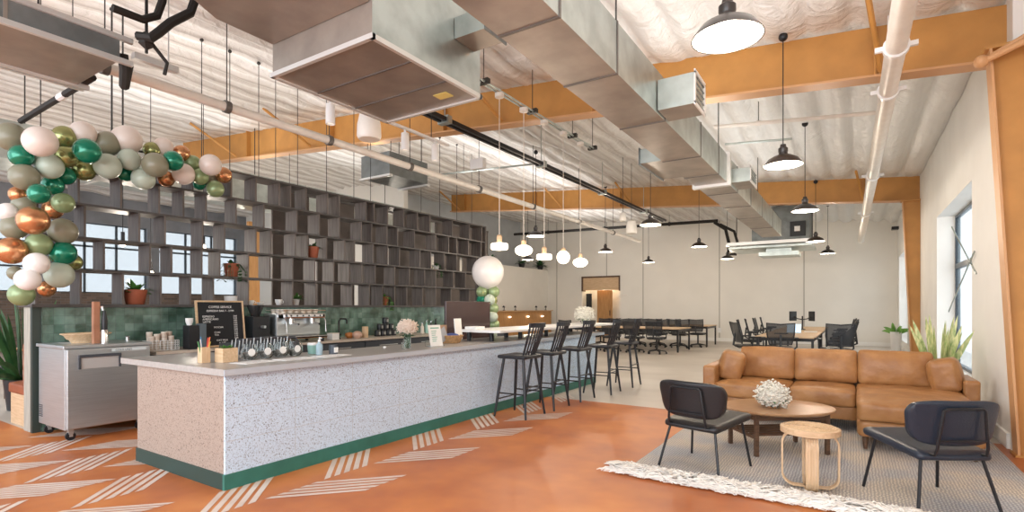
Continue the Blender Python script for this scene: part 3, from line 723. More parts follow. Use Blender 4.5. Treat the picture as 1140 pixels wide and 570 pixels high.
# opal pendants over the bar
kinds = ['disc', 'squashed globe', 'disc', 'round globe', 'squashed globe']
for i, (y, z) in enumerate([(5.75, 2.2), (6.36, 2.2), (6.95, 2.16), (7.57, 2.2), (8.2, 2.16)]):
    k = kinds[i]
    t = thing('opal_pendant', 'glowing %s opal pendant, %s from the left in the row over the bar' % (k, ORD[i]), 'pendant lamp', (-3.9, y, z), 0, 'opal glass pendants over the bar')
    if k == 'disc': pr_ = [(0, -.045), (.10, -.045), (.115, -.03), (.115, .02), (.10, .035), (.03, .045)]
    elif k == 'round globe': pr_ = [(.105 * math.sin(PI * a / 12), -.105 * math.cos(PI * a / 12)) for a in range(12)] + [(.03, .105)]
    else: pr_ = [(.125 * math.sin(PI * a / 12), -.078 * math.cos(PI * a / 12)) for a in range(12)] + [(.03, .078)]
    b = MB(); b.lathe(pr_, seg=28); b.build('globe', M_opal, t, smooth=True)
    b = MB(); b.lathe([(.032, .04 if k == 'disc' else .07), (.036, .13), (.02, .15), (0, .15)]); b.build('neck', M_oak, t, smooth=True)
    b = MB(); b.tube([(0, 0, .15), (0, 0, 4.2 - z)], .005, 6); b.build('cord', M_cord, t)
    b = MB(); b.lathe([(0, 4.2 - z), (.06, 4.2 - z), (.06, 4.15 - z), (0, 4.14 - z)]); b.build('canopy', M_pipe, t, smooth=True)
    L = bpy.data.lights.new('opal_light', 'POINT'); L.energy = 10; L.color = (1, .84, .66); L.shadow_soft_size = .05
    o = bpy.data.objects.new('opal_light', L); C.objects.link(o); o.location = (-3.9, y, z - .2)

# ------------------------------------------------------------------ tiled half wall and divider shelf
t = thing('tiled_half_wall', 'low wall clad in glossy green tiles behind the bar with grey wood end post', 'wall')
b = MB(); b.box(-7.93, -7.66, 2.14, 10.68, 0, 1.40); b.build('core', M_postwood, t)
b = MB(); b.box(-7.66, -7.645, 2.14, 10.68, 0, 1.40); b.build('tile_cladding', M_tile, t)
b = MB(); b.box(-7.93, -7.72, 2.06, 2.14, 0, 1.40, .004); b.build('end_post', M_postwood, t)
b = MB(); b.box(-7.72, -7.66, 2.06, 2.14, 0, 1.40); b.build('corner_strip', mat('dark_green_trim', (.035, .05, .043), .5), t)
b = MB(); b.box(-8.06, -7.6, 2.04, 10.72, 1.40, 1.435, .004); b.build('cap', M_board, t)
ROWS = {1: [2.2, 2.77, 3.06, 3.37, 3.76, 4.07, 4.3, 4.68, 5.07, 5.27, 5.56, 5.99, 6.24, 6.85, 7.05, 7.4, 7.84, 8.24, 8.63, 9.39, 10.03, 10.53],
2: [2.48, 2.91, 3.34, 3.64, 3.94, 4.37, 4.81, 5.39, 5.82, 6.24, 6.74, 6.99, 7.38, 7.67, 8.15, 8.82, 9.26, 9.55, 9.99, 10.5],
3: [2.54, 3.11, 3.41, 3.89, 4.2, 4.68, 4.93, 5.36, 5.59, 5.97, 6.36, 6.58, 7.03, 7.4, 7.72, 8.32, 8.66, 9.11, 9.55, 10.31],
4: [2.3, 2.73, 3.23, 3.49, 3.88, 4.13, 4.56, 4.91, 5.31, 5.73, 6.12, 6.46, 6.75, 7.08, 7.59, 8.0, 8.46, 8.82, 9.42, 9.87],
5: [2.5, 2.93, 3.36, 3.73, 4.04, 4.56, 5.31, 5.75, 6.1, 6.52, 6.93, 7.26, 7.59, 7.93, 8.4, 8.82, 9.34, 10.03]}
ZR = [3.37, 2.985, 2.6, 2.205, 1.82, 1.435]
t = thing('divider_shelf', 'tall open dark wood divider shelf standing on the tiled wall', 'shelf')
for i, z in enumerate(ZR[:-1]):
    b = MB(); b.box(-7.97, -7.64, 2.1, 10.68, z, z + .028); b.build('shelf_board', M_board, t)
for r, ys in ROWS.items():
    for y in ys:
        b = MB(); b.box(-7.955, -7.655, y - .011, y + .011, ZR[r] + (.028 if r < 5 else .0), ZR[r - 1]); b.build('divider', M_shelf, t)
b = MB(); b.box(-7.97, -7.64, 10.66, 10.69, 1.435, 3.4); b.box(-7.97, -7.64, 2.08, 2.11, 1.435, 3.4); b.build('end_panel', M_shelf, t)

# ------------------------------------------------------------------ potted plants on the shelf
def pot_plant(loc, label, r=.1, h=.17, potm=M_terrac, leafm=M_leaf, nl=26, ll=.16, trail=False, seed=1, name='potted_plant'):
    random.seed(seed)
    t = thing(name, label, 'plant', loc)
    b = MB(); b.lathe([(0, 0), (r * .68, 0), (r * .75, .01), (r, h), (r * .93, h), (r * .9, h * .85), (0, h * .85)], seg=20); b.build('pot', potm, t, smooth=True)
    b = MB(); b.lathe([(0, h * .86), (r * .9, h * .86)], seg=16); b.build('soil', M_soil, t)
    b = MB()
    for k in range(nl):
        a = random.uniform(0, 2 * PI); el = random.uniform(.1, 1.3); d = Vector((math.cos(a) * math.cos(el), math.sin(a) * math.cos(el), math.sin(el)))
        b.leaf((d.x * r * .4, d.y * r * .4, h * .86), d, ll * random.uniform(.6, 1.15), ll * random.uniform(.13, .2), bend=1.8 if trail else 1.0, seg=4)
        if trail and k % 2 == 0:
            pts = [(math.cos(a) * r * .6, math.sin(a) * r * .6, h * .9)]
            for j in range(1, 6): pts.append((math.cos(a) * r * (.6 + .55 * min(j, 2)), math.sin(a) * r * (.6 + .55 * min(j, 2)), h * .9 - .045 * j * (j > 1)))
            b.tube(pts, .003, 4)
            for p in pts[2:]: b.leaf(p, (math.cos(a + j), math.sin(a + j), -.4), .06, .018, seg=3)
    b.build('foliage', leafm, t, smooth='all')
    return t
pot_plant((-7.8, 3.12, 1.436), 'bushy green plant in terracotta pot on the lowest shelf, behind the fridge', .135, .19, nl=44, ll=.17, seed=3)
pot_plant((-7.8, 4.38, 1.849), 'trailing green plant in terracotta pot on the second lowest shelf level', .11, .2, trail=True, nl=34, ll=.13, seed=4, leafm=M_leafd)
pot_plant((-7.8, 5.79, 2.234), 'green plant in terracotta pot on the middle shelf level', .11, .2, nl=36, ll=.13, seed=5, leafm=M_leafd)
pot_plant((-7.8, 7.44, 1.436), 'terracotta potted plant on the lowest shelf above the coffee counter canisters', .1, .17, trail=True, nl=34, ll=.13, seed=6)
pot_plant((-7.8, 9.0, 2.234), 'dangling green plant in small dark pot near the far end of the shelf', .07, .09, potm=M_white, trail=True, nl=36, ll=.13, seed=7, leafm=M_leafd)
pot_plant((-7.8, 5.47, 1.436), 'small green plant in white pot on the lowest shelf above the coffee machine', .06, .1, potm=M_white, nl=26, ll=.16, seed=8)
pot_plant((-7.82, 10.12, 1.436), 'small dark pot plant at the far end of the lowest shelf', .06, .1, potm=M_plast, nl=24, ll=.12, seed=9)
def bowl(loc, r, h, label, name='bowl', m=M_white, cat='bowl', hnd=False):
    t = thing(name, label, cat, loc)
    b = MB(); b.lathe([(0, 0), (r * .6, 0), (r * .95, h * .5), (r, h), (r * .92, h), (r * .85, h * .5), (r * .5, h * .12), (0, h * .1)], seg=20); b.build('body', m, t, smooth=True)
    if hnd:
        b = MB(); b.tube([(0, r * .95, h * .8), (0, r * 1.5, h * .7), (0, r * 1.45, h * .35), (0, r * .85, h * .3)], .006, 6); b.build('handle', m, t)
bowl((-7.78, 4.10, 1.436), .07, .03, 'shallow white bowl on the lowest shelf, left of the large white pot')
bowl((-7.78, 4.36, 1.436), .09, .13, 'large white ceramic pot on the lowest shelf above the menu board', 'ceramic_pot', cat='pot')
bowl((-7.78, 4.66, 1.436), .06, .07, 'white cup on the lowest shelf, right of the large white pot', 'cup', cat='cup', hnd=True)
bowl((-7.78, 4.83, 1.436), .06, .04, 'low white saucer bowl on the lowest shelf beside the white cup')
bowl((-7.78, 5.14, 1.436), .055, .09, 'white mug on the lowest shelf above the coffee machine', 'mug', cat='mug', hnd=True)

# ------------------------------------------------------------------ back counter
t = thing('back_counter', 'long low counter with dark drawer fronts against the green tiled wall', 'counter')
b = MB(); b.box(-7.64, -6.9, 2.98, 10.5, .835, .87, .003); b.build('worktop', [mat('pale_laminate_worktop', (.50, .44, .37), .4, var=.05)], t)
b = MB(); b.box(-7.63, -6.96, 3.0, 10.48, .08, .835); b.build('carcass', M_darksteel, t)
for i in range(7):
    y0 = 3.02 + i * 1.06
    b = MB(); b.box(-6.96, -6.935, y0, y0 + 1.03, .62, .82); b.build('drawer', M_darksteel, t)
    b = MB(); b.box(-6.96, -6.935, y0, y0 + 1.03, .1, .6); b.build('door', M_darksteel, t)
    b = MB(); b.tube([(-6.92, y0 + .3, .74), (-6.92, y0 + .73, .74)], .008, 6); b.build('handle', M_steel, t)

# fridge
t = thing('undercounter_fridge', 'stainless steel undercounter fridge on casters at the near end of the back counter', 'fridge')
x0, x1, y0, y1 = -7.6, -6.85, 2.1, 2.88
b = MB(); b.box(x0, x1, y0, y1, .12, .965, .006); b.build('cabinet', M_steel, t)
b = MB(); b.box(x0 - .02, x1 + .03, y0 - .02, y1 + .02, .965, 1.0, .006); b.build('top', M_steel, t)
b = MB(); b.box(x1 + .002, x1 + .045, y0 + .005, y1 - .005, .13, .96, .01); d = b.build('door', M_steel, t)
b = MB(); b.box(x1 + .045, x1 + .05, y0 + .12, y0 + .46, .75, .87); b.mi = 1; b.box(x1 + .045, x1 + .075, y0 + .10, y0 + .48, .87, .90, .004); b.box(x1 + .045, x1 + .065, y0 + .10, y0 + .12, .75, .87); b.box(x1 + .045, x1 + .065, y0 + .46, y0 + .48, .75, .87)
b.build('handle', [mat('pale_steel_recess', (.72, .72, .72), .35, .6), M_darksteel], d)
b = MB(); b.box(x1 + .045, x1 + .048, y0 + .40, y1 - .05, .918, .948); badge = b.build('badge', mat('pale_badge', (.62, .70, .72), .4), d)
b = MB()
for k in range(7): b.box(x0 + .02, x0 + .12, y0 - .004, y0, .2 + k * .02, .21 + k * .02)
b.build('vent', M_darksteel, t)
for x, y in ((x1 - .07, y0 + .07), (x1 - .07, y1 - .07), (x0 + .07, y0 + .07), (x0 + .07, y1 - .07)):
    b = MB(); b.tube([(x - .015, y, .045), (x + .015, y, .045)], .045, 14); b.mi = 1; b.box(x - .03, x + .03, y - .02, y + .02, .07, .12); b.box(x - .025, x - .018, y - .015, y + .015, .04, .1); b.box(x + .018, x + .025, y - .015, y + .015, .04, .1)
    b.build('caster', [M_black, M_steel], t)
# on the fridge
b = MB(); b.lathe([(0, .015), (.10, .015), (.145, .045), (.165, .085), (.19, .10), (.19, .108), (.175, .112), (.14, .06), (.11, .0), (0, 0)][::-1], seg=28, sx=.8, sy=1.25)
tag(b.build('wooden_bowl', M_oak, loc=(-7.25, 2.42, 1.001), smooth=True), 'long pale wooden bowl on the stainless fridge', 'bowl')
t = thing('drink_tap_tower', 'wooden drink tap tower with black handle standing on the fridge', 'tap', (-7.0, 2.42, 1.001))
b = MB(); b.box(-.03, .03, -.03, .03, 0, .46, .004); b.build('column', mat('reddish_wood', (.36, .16, .09), .4, var=.15), t)
b = MB(); b.lathe([(0, .0), (.035, 0), (.035, .14), (.03, .15), (0, .15)], c=(.03, .07, 0)); b.build('steel_sleeve', M_chrome, t, smooth=True)
b = MB(); b.lathe([(0, .15), (.026, .15), (.03, .25), (.018, .32), (.015, .36), (0, .36)], c=(.03, .07, 0)); b.build('tap_handle', M_black, t, smooth=True)
b = MB(); b.tube([(.03, .03, .40), (.09, .03, .40), (.1, .03, .36)], .012); b.build('spout', M_chrome, t)
b = MB(); b.box(-7.52, -7.3, 2.24, 2.36, 1.001, .972); tag(b.build('tray', M_white), 'thin white tray at the back corner of the fridge top', 'tray')
b = MB(); b.lathe([(0, 0), (.02, 0), (.02, .05), (.03, .06), (0, .07)]); tag(b.build('valve', M_chrome, loc=(-7.2, 2.8, 1.001), smooth=True), 'small chrome valve on the right side of the fridge top', 'valve')

# crate of cups
t = thing('wire_crate', 'white wire grid crate on the back counter right of the fridge', 'crate', (-7.2, 3.16, .871))
b = MB()
for k in range(5):
    z = .005 + k * .028; b.tube([(-.08, -.17, z), (.08, -.17, z), (.08, .17, z), (-.08, .17, z)], .004, 5, close=True)
for k in range(9):
    y = -.17 + k * .0425
    for x in (-.08, .08): b.tube([(x, y, 0), (x, y, .117)], .004, 5)
for x in (-.04, 0, .04):
    for y in (-.17, .17): b.tube([(x, y, 0), (x, y, .117)], .004, 5)
b.box(-.075, .075, -.165, .165, .0, .005); b.box(-.078, -.07, -.165, .165, 0, .11)
b.build('grid', M_white, t)
k = 0
for x in (-.02, .035):
    for y in (-.12, -.06, .02, .1):
        tt = thing('paper_cup_stack', 'white paper cup stack in the wire crate, %s of eight' % ORD[k], 'paper cups', (-7.2 + x, 3.16 + y, .878), 0, 'paper cups in the wire crate'); k += 1
        h = .19 + .03 * math.sin(k * 2.1)
        b = MB(); b.lathe([(0, 0), (.026, 0), (.034, h), (.034, h + .003), (.03, h), (0, h - .01)], seg=14); b.mi = 1
        for q in range(4): b.lathe([(.029 + q * .001, h - .02 - q * .014), (.0345, h - .018 - q * .014), (.0345, h - .022 - q * .014)], seg=14)
        b.build('cup', [mat('cream_paper_cup', (.66, .58, .50), .7), M_kraft], tt, smooth=True)

# menu letter board
t = thing('menu_board', 'black letter board menu in a thin wood frame leaning on the green tiles', 'menu board', (-7.12, 3.88, .872)); t.rotation_euler = (0, math.radians(-7), 0)
BW, BH = .30, .60
b = MB(); b.box(-.012, .0, -BW, BW, .0, BH); pan = b.build('panel', M_blackfelt, t)
b = MB(); b.box(-.018, .012, -BW - .02, -BW, 0, BH + .02); b.box(-.018, .012, BW, BW + .02, 0, BH + .02); b.box(-.018, .012, -BW, BW, BH, BH + .02); b.box(-.018, .012, -BW, BW, -.0, .02); b.build('frame', M_oak, t)
def text(s, size, loc, parent, m, rot=(PI / 2, 0, PI / 2), align='LEFT', name='lettering'):
    cu = bpy.data.curves.new(name, 'FONT'); cu.body = s; cu.size = size; cu.align_x = align; cu.extrude = .0008; cu.resolution_u = 2
    cu.materials.append(m)
    o = bpy.data.objects.new(name, cu); C.objects.link(o); o.location = loc; o.rotation_euler = rot
    bpy.context.view_layer.update()
    me = bpy.data.meshes.new_from_object(o.evaluated_get(bpy.context.evaluated_depsgraph_get()))
    me.materials.clear(); me.materials.append(m)
    bpy.data.objects.remove(o); bpy.data.curves.remove(cu)
    o = bpy.data.objects.new(name, me); C.objects.link(o); o.location = loc; o.rotation_euler = rot
    if parent: o.parent = parent
    return o
text('COFFEE SERVICE', .042, (.002, 0, .52), t, M_letter, align='CENTER')
text('ESPRESSO BAR 7 - 2 PM', .036, (.002, 0, .47), t, M_letter, align='CENTER')
text('ESPRESSO\nAMERICANO\nLATTE', .036, (.002, -.24, .395), t, M_letter)
text('MOCHA\n\nCHAI\nTEA', .034, (.002, -.10, .25), t, M_letter)
text('3.00\n3.25\n4.00\n4.25\n4.50\n4.75\n5.00\n4.25\n4.00\n3.75\n3.50', .030, (.002, .17, .40), t, M_letter)
text('OAT MILK\n+ 1.00', .034, (.002, .0, .075), t, M_letter, align='CENTER')
text('COLD UNIT', .030, (x1 + .049, y0 + .43, .922), d, M_darksteel)

t = thing('brochure_holder', 'black upright box holder with grey folders left of the menu board', 'holder', (-7.05, 3.5, .871))
b = MB(); b.box(-.08, .08, -.12, .0, 0, .30, .004); b.build('box', M_black, t)
b = MB(); b.box(-.02, .08, .01, .09, 0, .32, .003); b.build('folder', mat('slate_folder', (.10, .13, .15), .5), t)
bowl((-7.05, 3.42, 1.172), .045, .09, 'white paper cup on top of the black holder', 'paper_cup', cat='cup')

# grinder cabinet + espresso machine
t = thing('coffee_grinder', 'tall black coffee grinder between menu board and coffee machine', 'coffee grinder', (-7.25, 4.42, .871))
b = MB(); b.box(-.16, .16, -.13, .13, 0, .40, .012); b.build('body', M_black, t)
b = MB(); b.lathe([(0, .40), (.06, .40), (.11, .54), (.11, .56), (0, .56)]); b.build('hopper', mat('smoked_hopper', (.03, .03, .03), .2), t, smooth=True)
b = MB(); b.tube([(.16, 0, .25), (.24, 0, .25)], .02); b.build('spout', M_steel, t)
t = thing('espresso_machine', 'polished two group coffee machine on the back counter', 'coffee machine', (-7.2, 5.02, .871))
b = MB(); b.box(-.2, .12, -.38, .38, .1, .44, .02); b.build('body', M_steel, t)
b = MB(); b.box(.08, .3, -.38, .38, .06, .10, .01); b.build('drip_tray', M_chrome, t)
b = MB(); b.box(.05, .28, -.36, .36, .36, .44, .02); b.build('head', M_chrome, t)
b = MB(); b.box(.28, .285, -.3, .3, .385, .42); b.mi = 1
for q in range(6): b.tube([(.285, -.25 + q * .1, .402), (.292, -.25 + q * .1, .402)], .013, 10)
b.build('control_panel', [M_white, M_black], t)
for y in (-.18, .18):
    b = MB(); b.tube([(.19, y, .36), (.19, y, .28)], .04, 14); b.tube([(.19, y, .29), (.36, y, .275)], .014); b.build('group_head', M_chrome, t, smooth=True)
for y in (-.34, .34):
    b = MB(); b.tube([(.26, y, .37), (.30, y, .32), (.31, y, .15)], .008); b.build('steam_wand', M_chrome, t)
b = MB()
for x in (-.15, .24):
    for y in (-.33, .33): b.tube([(x, y, 0), (x, y, .1)], .025)
b.build('foot', M_black, t)
b = MB(); b.tube([(-.18, -.36, .48), (.26, -.36, .48), (.26, .36, .48), (-.18, .36, .48)], .008, 6, close=True); b.build('cup_rail', M_chrome, t)
k = 0
for x in (-.10, .02, .14):
    for y in (-.28, -.17, -.06, .05, .16, .27):
        b = MB(); b.lathe([(0, 0), (.03, 0), (.043, .055), (.039, .055), (.026, .006), (0, .006)], seg=14)
        tag(b.build('coffee_cup', mat('cream_cup', (.78, .70, .60), .35), loc=(-7.2 + x, 5.02 + y, 1.312), smooth=True), 'cream cup upright on the coffee machine', 'cup', 'cups on top of the coffee machine'); k += 1
# dark rounded rack in front
t = thing('display_rack', 'dark arched rack standing on the bar side below the coffee machine', 'rack', (-6.2, 3.95, 0))
b = MB(); b.tube([(0, -.42, .70), (0, -.42, .96), (0, -.38, 1.0), (0, 0, 1.015), (0, .38, 1.0), (0, .42, .96), (0, .42, .70)], .018, 8); b.build('frame', M_darksteel, t)
b = MB(); b.box(-.35, 0, -.42, .42, .68, .70); b.box(-.36, -.35, -.42, .42, .7, .96); b.build('shelf', M_darksteel, t)
b = MB()
for x in (-.33, -.02):
    for y in (-.4, .4): b.tube([(x, y, 0), (x, y, .7)], .018)
b.build('leg', M_darksteel, t)
# sink items
t = thing('black_faucet', 'matt black square gooseneck faucet on the back counter', 'faucet', (-7.2, 5.86, .87))
b = MB(); b.tube([(0, 0, 0), (0, 0, .3), (.0, .03, .335), (.0, .14, .335), (.0, .16, .31), (.0, .16, .25)], .014, 10); b.build('spout', M_black, t, smooth=True)
b = MB(); b.lathe([(0, 0), (.03, 0), (.03, .02), (0, .02)]); b.tube([(.0, 0, .06), (.05, 0, .08)], .008); b.build('base', M_black, t)
b = MB(); b.box(-.07, .07, -.07, .07, 0, .10, .008); b.mi = 1; b.box(-.072, .072, -.072, .072, .10, .112, .004)
tag(b.build('white_canister', [M_white, M_cord], loc=(-7.1, 5.66, .871)), 'white square canister left of the black faucet', 'canister')
b = MB(); b.lathe([(0, 0), (.04, 0), (.075, .04), (.07, .085), (.02, .1), (0, .095)], seg=18); b.mi = 1; b.tube([(0, 0, .095), (.01, 0, .125)], .006)
tag(b.build('small_gourd', [M_orangeg, M_leafd], loc=(-7.25, 6.12, .871), smooth=True), 'small orange gourd right of the black faucet', 'gourd')
b = MB(); b.lathe([(0, 0), (.05, 0), (.085, .05), (.08, .09), (.04, .12), (0, .125)], seg=20)
tag(b.build('round_pot', M_pinkc, loc=(-7.1, 6.16, .871), smooth=True), 'round peach ceramic pot beside the orange gourd', 'pot')
b = MB(); b.lathe([(0, 0), (.055, 0), (.055, .19), (.05, .19), (.05, .02), (0, .02)], seg=20)
tag(b.build('wood_cylinder', M_oakv, loc=(-7.2, 6.42, .871), smooth=True), 'tall pale wood cylinder jar on the back counter', 'jar')
k = 0
for lev, n in ((0, 4), (1, 3), (2, 1)):
    for i in range(n):
        y = 6.80 + .13 * (i + lev * .5 + (.5 if lev == 2 else 0)); z = .871 + lev * .113
        tt = thing('black_canister', 'black labelled canister, %s of the counter stack' % (['bottom row', 'middle row', 'top'][lev] + (' ' + ORD[i] + ' from the left' if lev < 2 else '')), 'canister', (-7.3, y, z), 0, 'stacked black canisters')
        b = MB(); b.lathe([(0, 0), (.058, 0), (.06, .01), (.06, .1), (.055, .11), (0, .11)], seg=18); b.build('can', M_black, tt, smooth=True)
        b = MB(); b.box(.058, .062, -.02, .02, .03, .08); b.build('paper_label', mat('grey_label', (.35, .35, .33), .6), tt)
for i, (y, h, m) in enumerate([(8.05, .22, M_cord), (8.18, .26, M_mintc), (8.32, .24, M_black), (8.46, .28, M_black)]):
    tt = thing('syrup_bottle', ['white capped syrup bottle, first from the left by the tiles', 'pale green syrup bottle, second from the left by the tiles', 'dark syrup bottle, third from the left by the tiles', 'tall dark syrup bottle, fourth from the left by the tiles'][i], 'bottle', (-7.35, y, .871), 0, 'syrup bottles by the green tiles')
    b = MB(); b.lathe([(0, 0), (.035, 0), (.035, h * .6), (.013, h * .75), (.013, h * .9), (0, h * .9)], seg=14); b.build('bottle', m, tt, smooth=True)
    b = MB(); b.lathe([(0, h * .9), (.016, h * .9), (.016, h), (0, h)], seg=10); b.tube([(0, 0, h), (.04, 0, h + .01)], .006, 6); b.build('pump', M_chrome if i < 3 else M_black, tt)

# ------------------------------------------------------------------ bar
t = thing('bar_counter', 'long bar with white speckled terrazzo front and teal kickboard', 'bar')
b = MB(); b.box(-4.75, -4.051, 2.3, 9.1, .12, .875); b.box(-5.46, -4.75, 2.3, 2.9, .12, .875); b.build('carcass', M_darksteel, t)
b = MB(); b.box(-4.05, -4.03, 2.215, 9.12, .12, .878); b.build('front_panel', M_terr, t)
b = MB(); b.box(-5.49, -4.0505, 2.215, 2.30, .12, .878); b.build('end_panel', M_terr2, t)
b = MB()
for y in [2.2 + .62 * k for k in range(1, 12)]: b.box(-4.0305, -4.0295, y - .002, y + .002, .12, .878)
for z in (.37, .62): b.box(-4.0305, -4.0295, 2.22, 9.1, z - .002, z + .002)
b.build('panel_joints', mat('grey_joint', (.48, .54, .60), .7), t)
b = MB(); b.box(-4.05, -4.023, 2.205, 9.13, 0, .12); b.build('kickboard', M_green, t)
b = MB(); b.box(-5.5, -4.0505, 2.205, 2.25, 0, .12); b.build('kickboard', mat('shaded_green_kickboard', (.022, .05, .042), .5), t)  # end kickboard, its shade painted in as a darker green
b = MB(); b.prism([(-5.72, 2.17), (-3.97, 2.17), (-3.97, 9.38), (-4.8, 9.38), (-4.8, 2.95), (-5.72, 2.95)], .88, .93); b.build('worktop', M_stone, t)
b = MB(); b.box(-3.972, -3.960, 2.172, 9.38, .882, .928); b.build('worktop_edge', mat('pale_worktop_edge', (.46, .52, .58), .3), t)
t = thing('raised_bar_top', 'raised white serving top on black posts along the far half of the bar', 'counter')
b = MB(); b.box(-4.66, -3.92, 5.8, 9.85, 1.055, 1.09, .004); b.build('top', M_white, t)
for x, y in ((-4.2, 6.0), (-4.2, 6.75), (-4.2, 7.55), (-4.2, 8.3), (-4.2, 9.15), (-4.55, 5.95), (-4.55, 6.9), (-4.55, 8.0), (-4.55, 9.15)):
    b = MB(); b.tube([(x, y, .93), (x, y, 1.055)], .032, 14); b.build('post', M_black, t, smooth=True)

# items on the bar
def open_box(name, label, loc, sx, sy, h, m, cat='box', rz=0):
    t = thing(name, label, cat, loc, rz)
    b = MB(); w = .008
    b.box(-sx, sx, -sy, sy, 0, w); b.box(-sx, sx, -sy, -sy + w, w, h); b.box(-sx, sx, sy - w, sy, w, h); b.box(-sx, -sx + w, -sy + w, sy - w, w, h); b.box(sx - w, sx, -sy + w, sy - w, w, h)
    b.build('box', m, t); return t
t = open_box('pencil_box', 'narrow pale wood box holding coloured pencils at the bar corner', (-4.62, 2.36, .931), .035, .035, .13, M_oakv)
cols = [(.6, .05, .03), (.75, .2, .05), (.05, .2, .4), (.6, .5, .1), (.7, .7, .68), (.1, .3, .12), (.5, .1, .1)]
random.seed(5)
for i, c in enumerate(cols):
    a = random.uniform(-.03, .03); q = random.uniform(-.035, .035)
    b = MB(); b.tube([(a * .4, q * .4, .01), (a * 1.6, q * 1.6, .19 + random.uniform(-.02, .03))], .0045, 6)
    tag(b.build('pencil', mat('pencil_%d' % i, c, .4), loc=(-4.62, 2.36, .931)), ['red', 'orange', 'blue', 'yellow', 'white', 'green', 'dark red'][i] + ' pencil standing in the narrow wood box', 'pencil', 'pencils in the narrow wood box')
t = open_box('wooden_box', 'square pale wood box with a small green succulent at the bar corner', (-4.53, 2.5, .931), .065, .065, .12, M_oak)
b = MB()
for k in range(22):
    a = k * 2.4; b.leaf((0, 0, .09), (math.cos(a), math.sin(a), .5 + .04 * k), .08, .014, .4, 4)
b.build('succulent', M_leaf, t)
t = thing('utensil_caddy', 'long clear caddy of cutlery behind the glass jars', 'caddy', (-4.72, 2.95, .931), 0)
b = MB(); b.box(-.05, .05, -.3, .3, 0, .01); b.build('base', M_steel, t)
b = MB()
for k in range(26):
    y = -.29 + k * .0232; b.tube([(-.03 + .02 * (k % 3), y, .01), (-.03 + .02 * (k % 3) + .01, y + .01, .17 + .015 * math.sin(k * 1.7))], .0045, 5)
b.build('cutlery', M_steel, t)
for i, (x, y) in enumerate([(-4.55, 2.72), (-4.56, 2.88), (-4.57, 3.04), (-4.58, 3.2)]):
    t = thing('glass_jar', 'tilted round glass jar with white label, %s from the left on the bar' % ORD[i], 'jar', (x, y, .931), .35, 'round glass jars on the bar')
    b = MB(); b.lathe([(0, 0), (.045, 0), (.072, .035), (.075, .08), (.055, .125), (.05, .14), (.046, .14), (.05, .122), (.069, .08), (.066, .038), (.04, .008), (0, .008)], seg=24); b.build('jar', M_glass, t, smooth=True)
    b = MB(); b.lathe([(0, .01), (.042, .01), (.063, .04), (.064, .065), (0, .065)], seg=18); b.build('filling', mat('dark_beans', (.30, .29, .28), .6, var=.5, vscale=80), t, smooth=True)
    b = MB(); b.lathe([(0, .075), (.034, .075), (.034, .0765), (0, .0765)], seg=18); o = b.build('paper_label', M_paper, t); o.rotation_euler = (0, PI / 2, -.35); o.location = (.0, -.035, .07)
for i, (x, y, a, l) in enumerate([(-4.30, 2.62, .1, 'white printed menu sheet flat on the bar, nearest the corner'), (-4.26, 2.98, -.05, 'white printed menu sheet flat on the bar, middle one'), (-4.24, 3.36, .08, 'white printed menu sheet flat on the bar, below the dark candle')]):
    b = MB(); b.box(-.11, .11, -.16, .16, 0, .003); b.mi = 1
    for k in range(6): b.box(-.08 + .03 * k, -.07 + .03 * k, -.13, .11 - .02 * (k % 3), .003, .0035)
    o = tag(b.build('menu_sheet', [M_paper, mat('grey_print', (.5, .5, .52), .7)], loc=(x, y, .931)), l, 'menu', 'menu sheets on the bar'); o.rotation_euler = (0, 0, a)
t = thing('lidded_tumbler', 'mint green tumbler with white lid on the bar', 'cup', (-4.58, 3.4, .931))
b = MB(); b.lathe([(0, 0), (.042, 0), (.05, .09), (0, .09)], seg=20); b.build('cup', M_mintc, t, smooth=True)
b = MB(); b.lathe([(.052, .088), (.052, .1), (.04, .112), (0, .114)], seg=20); b.build('lid', M_white, t, smooth=True)
t = thing('pump_bottle', 'clear pump bottle with white pump on the bar', 'bottle', (-4.42, 3.36, .931))
b = MB(); b.lathe([(0, 0), (.03, 0), (.033, .01), (.033, .1), (.012, .125), (.012, .13), (0, .13)], seg=18); b.build('bottle', mat('frosted_blue_bottle', (.45, .60, .68), .15, alpha=.7), t, smooth=True)
b = MB(); b.lathe([(0, .13), (.014, .13), (.014, .15), (.005, .15), (.005, .17), (0, .17)], seg=12); b.tube([(0, 0, .17), (.035, 0, .165)], .006, 6); b.build('pump', M_white, t)
t = thing('candle_jar', 'dark jar candle with white label on the bar', 'candle', (-4.36, 3.48, .931))
b = MB(); b.lathe([(0, 0), (.042, 0), (.042, .095), (.038, .095), (.038, .075), (0, .075)], seg=20); b.build('jar', M_darksteel, t, smooth=True)
b = MB(); b.box(.0, .0435, -.022, .022, .02, .07); b.build('paper_label', M_paper, t)
b = MB(); b.lathe([(0, 0), (.02, 0), (.02, .012), (.008, .02), (0, .02)], seg=14); tag(b.build('small_bell', M_white, loc=(-4.55, 4.35, .931), smooth=True), 'tiny white knob lying on the bar between candle and flowers', 'bell')

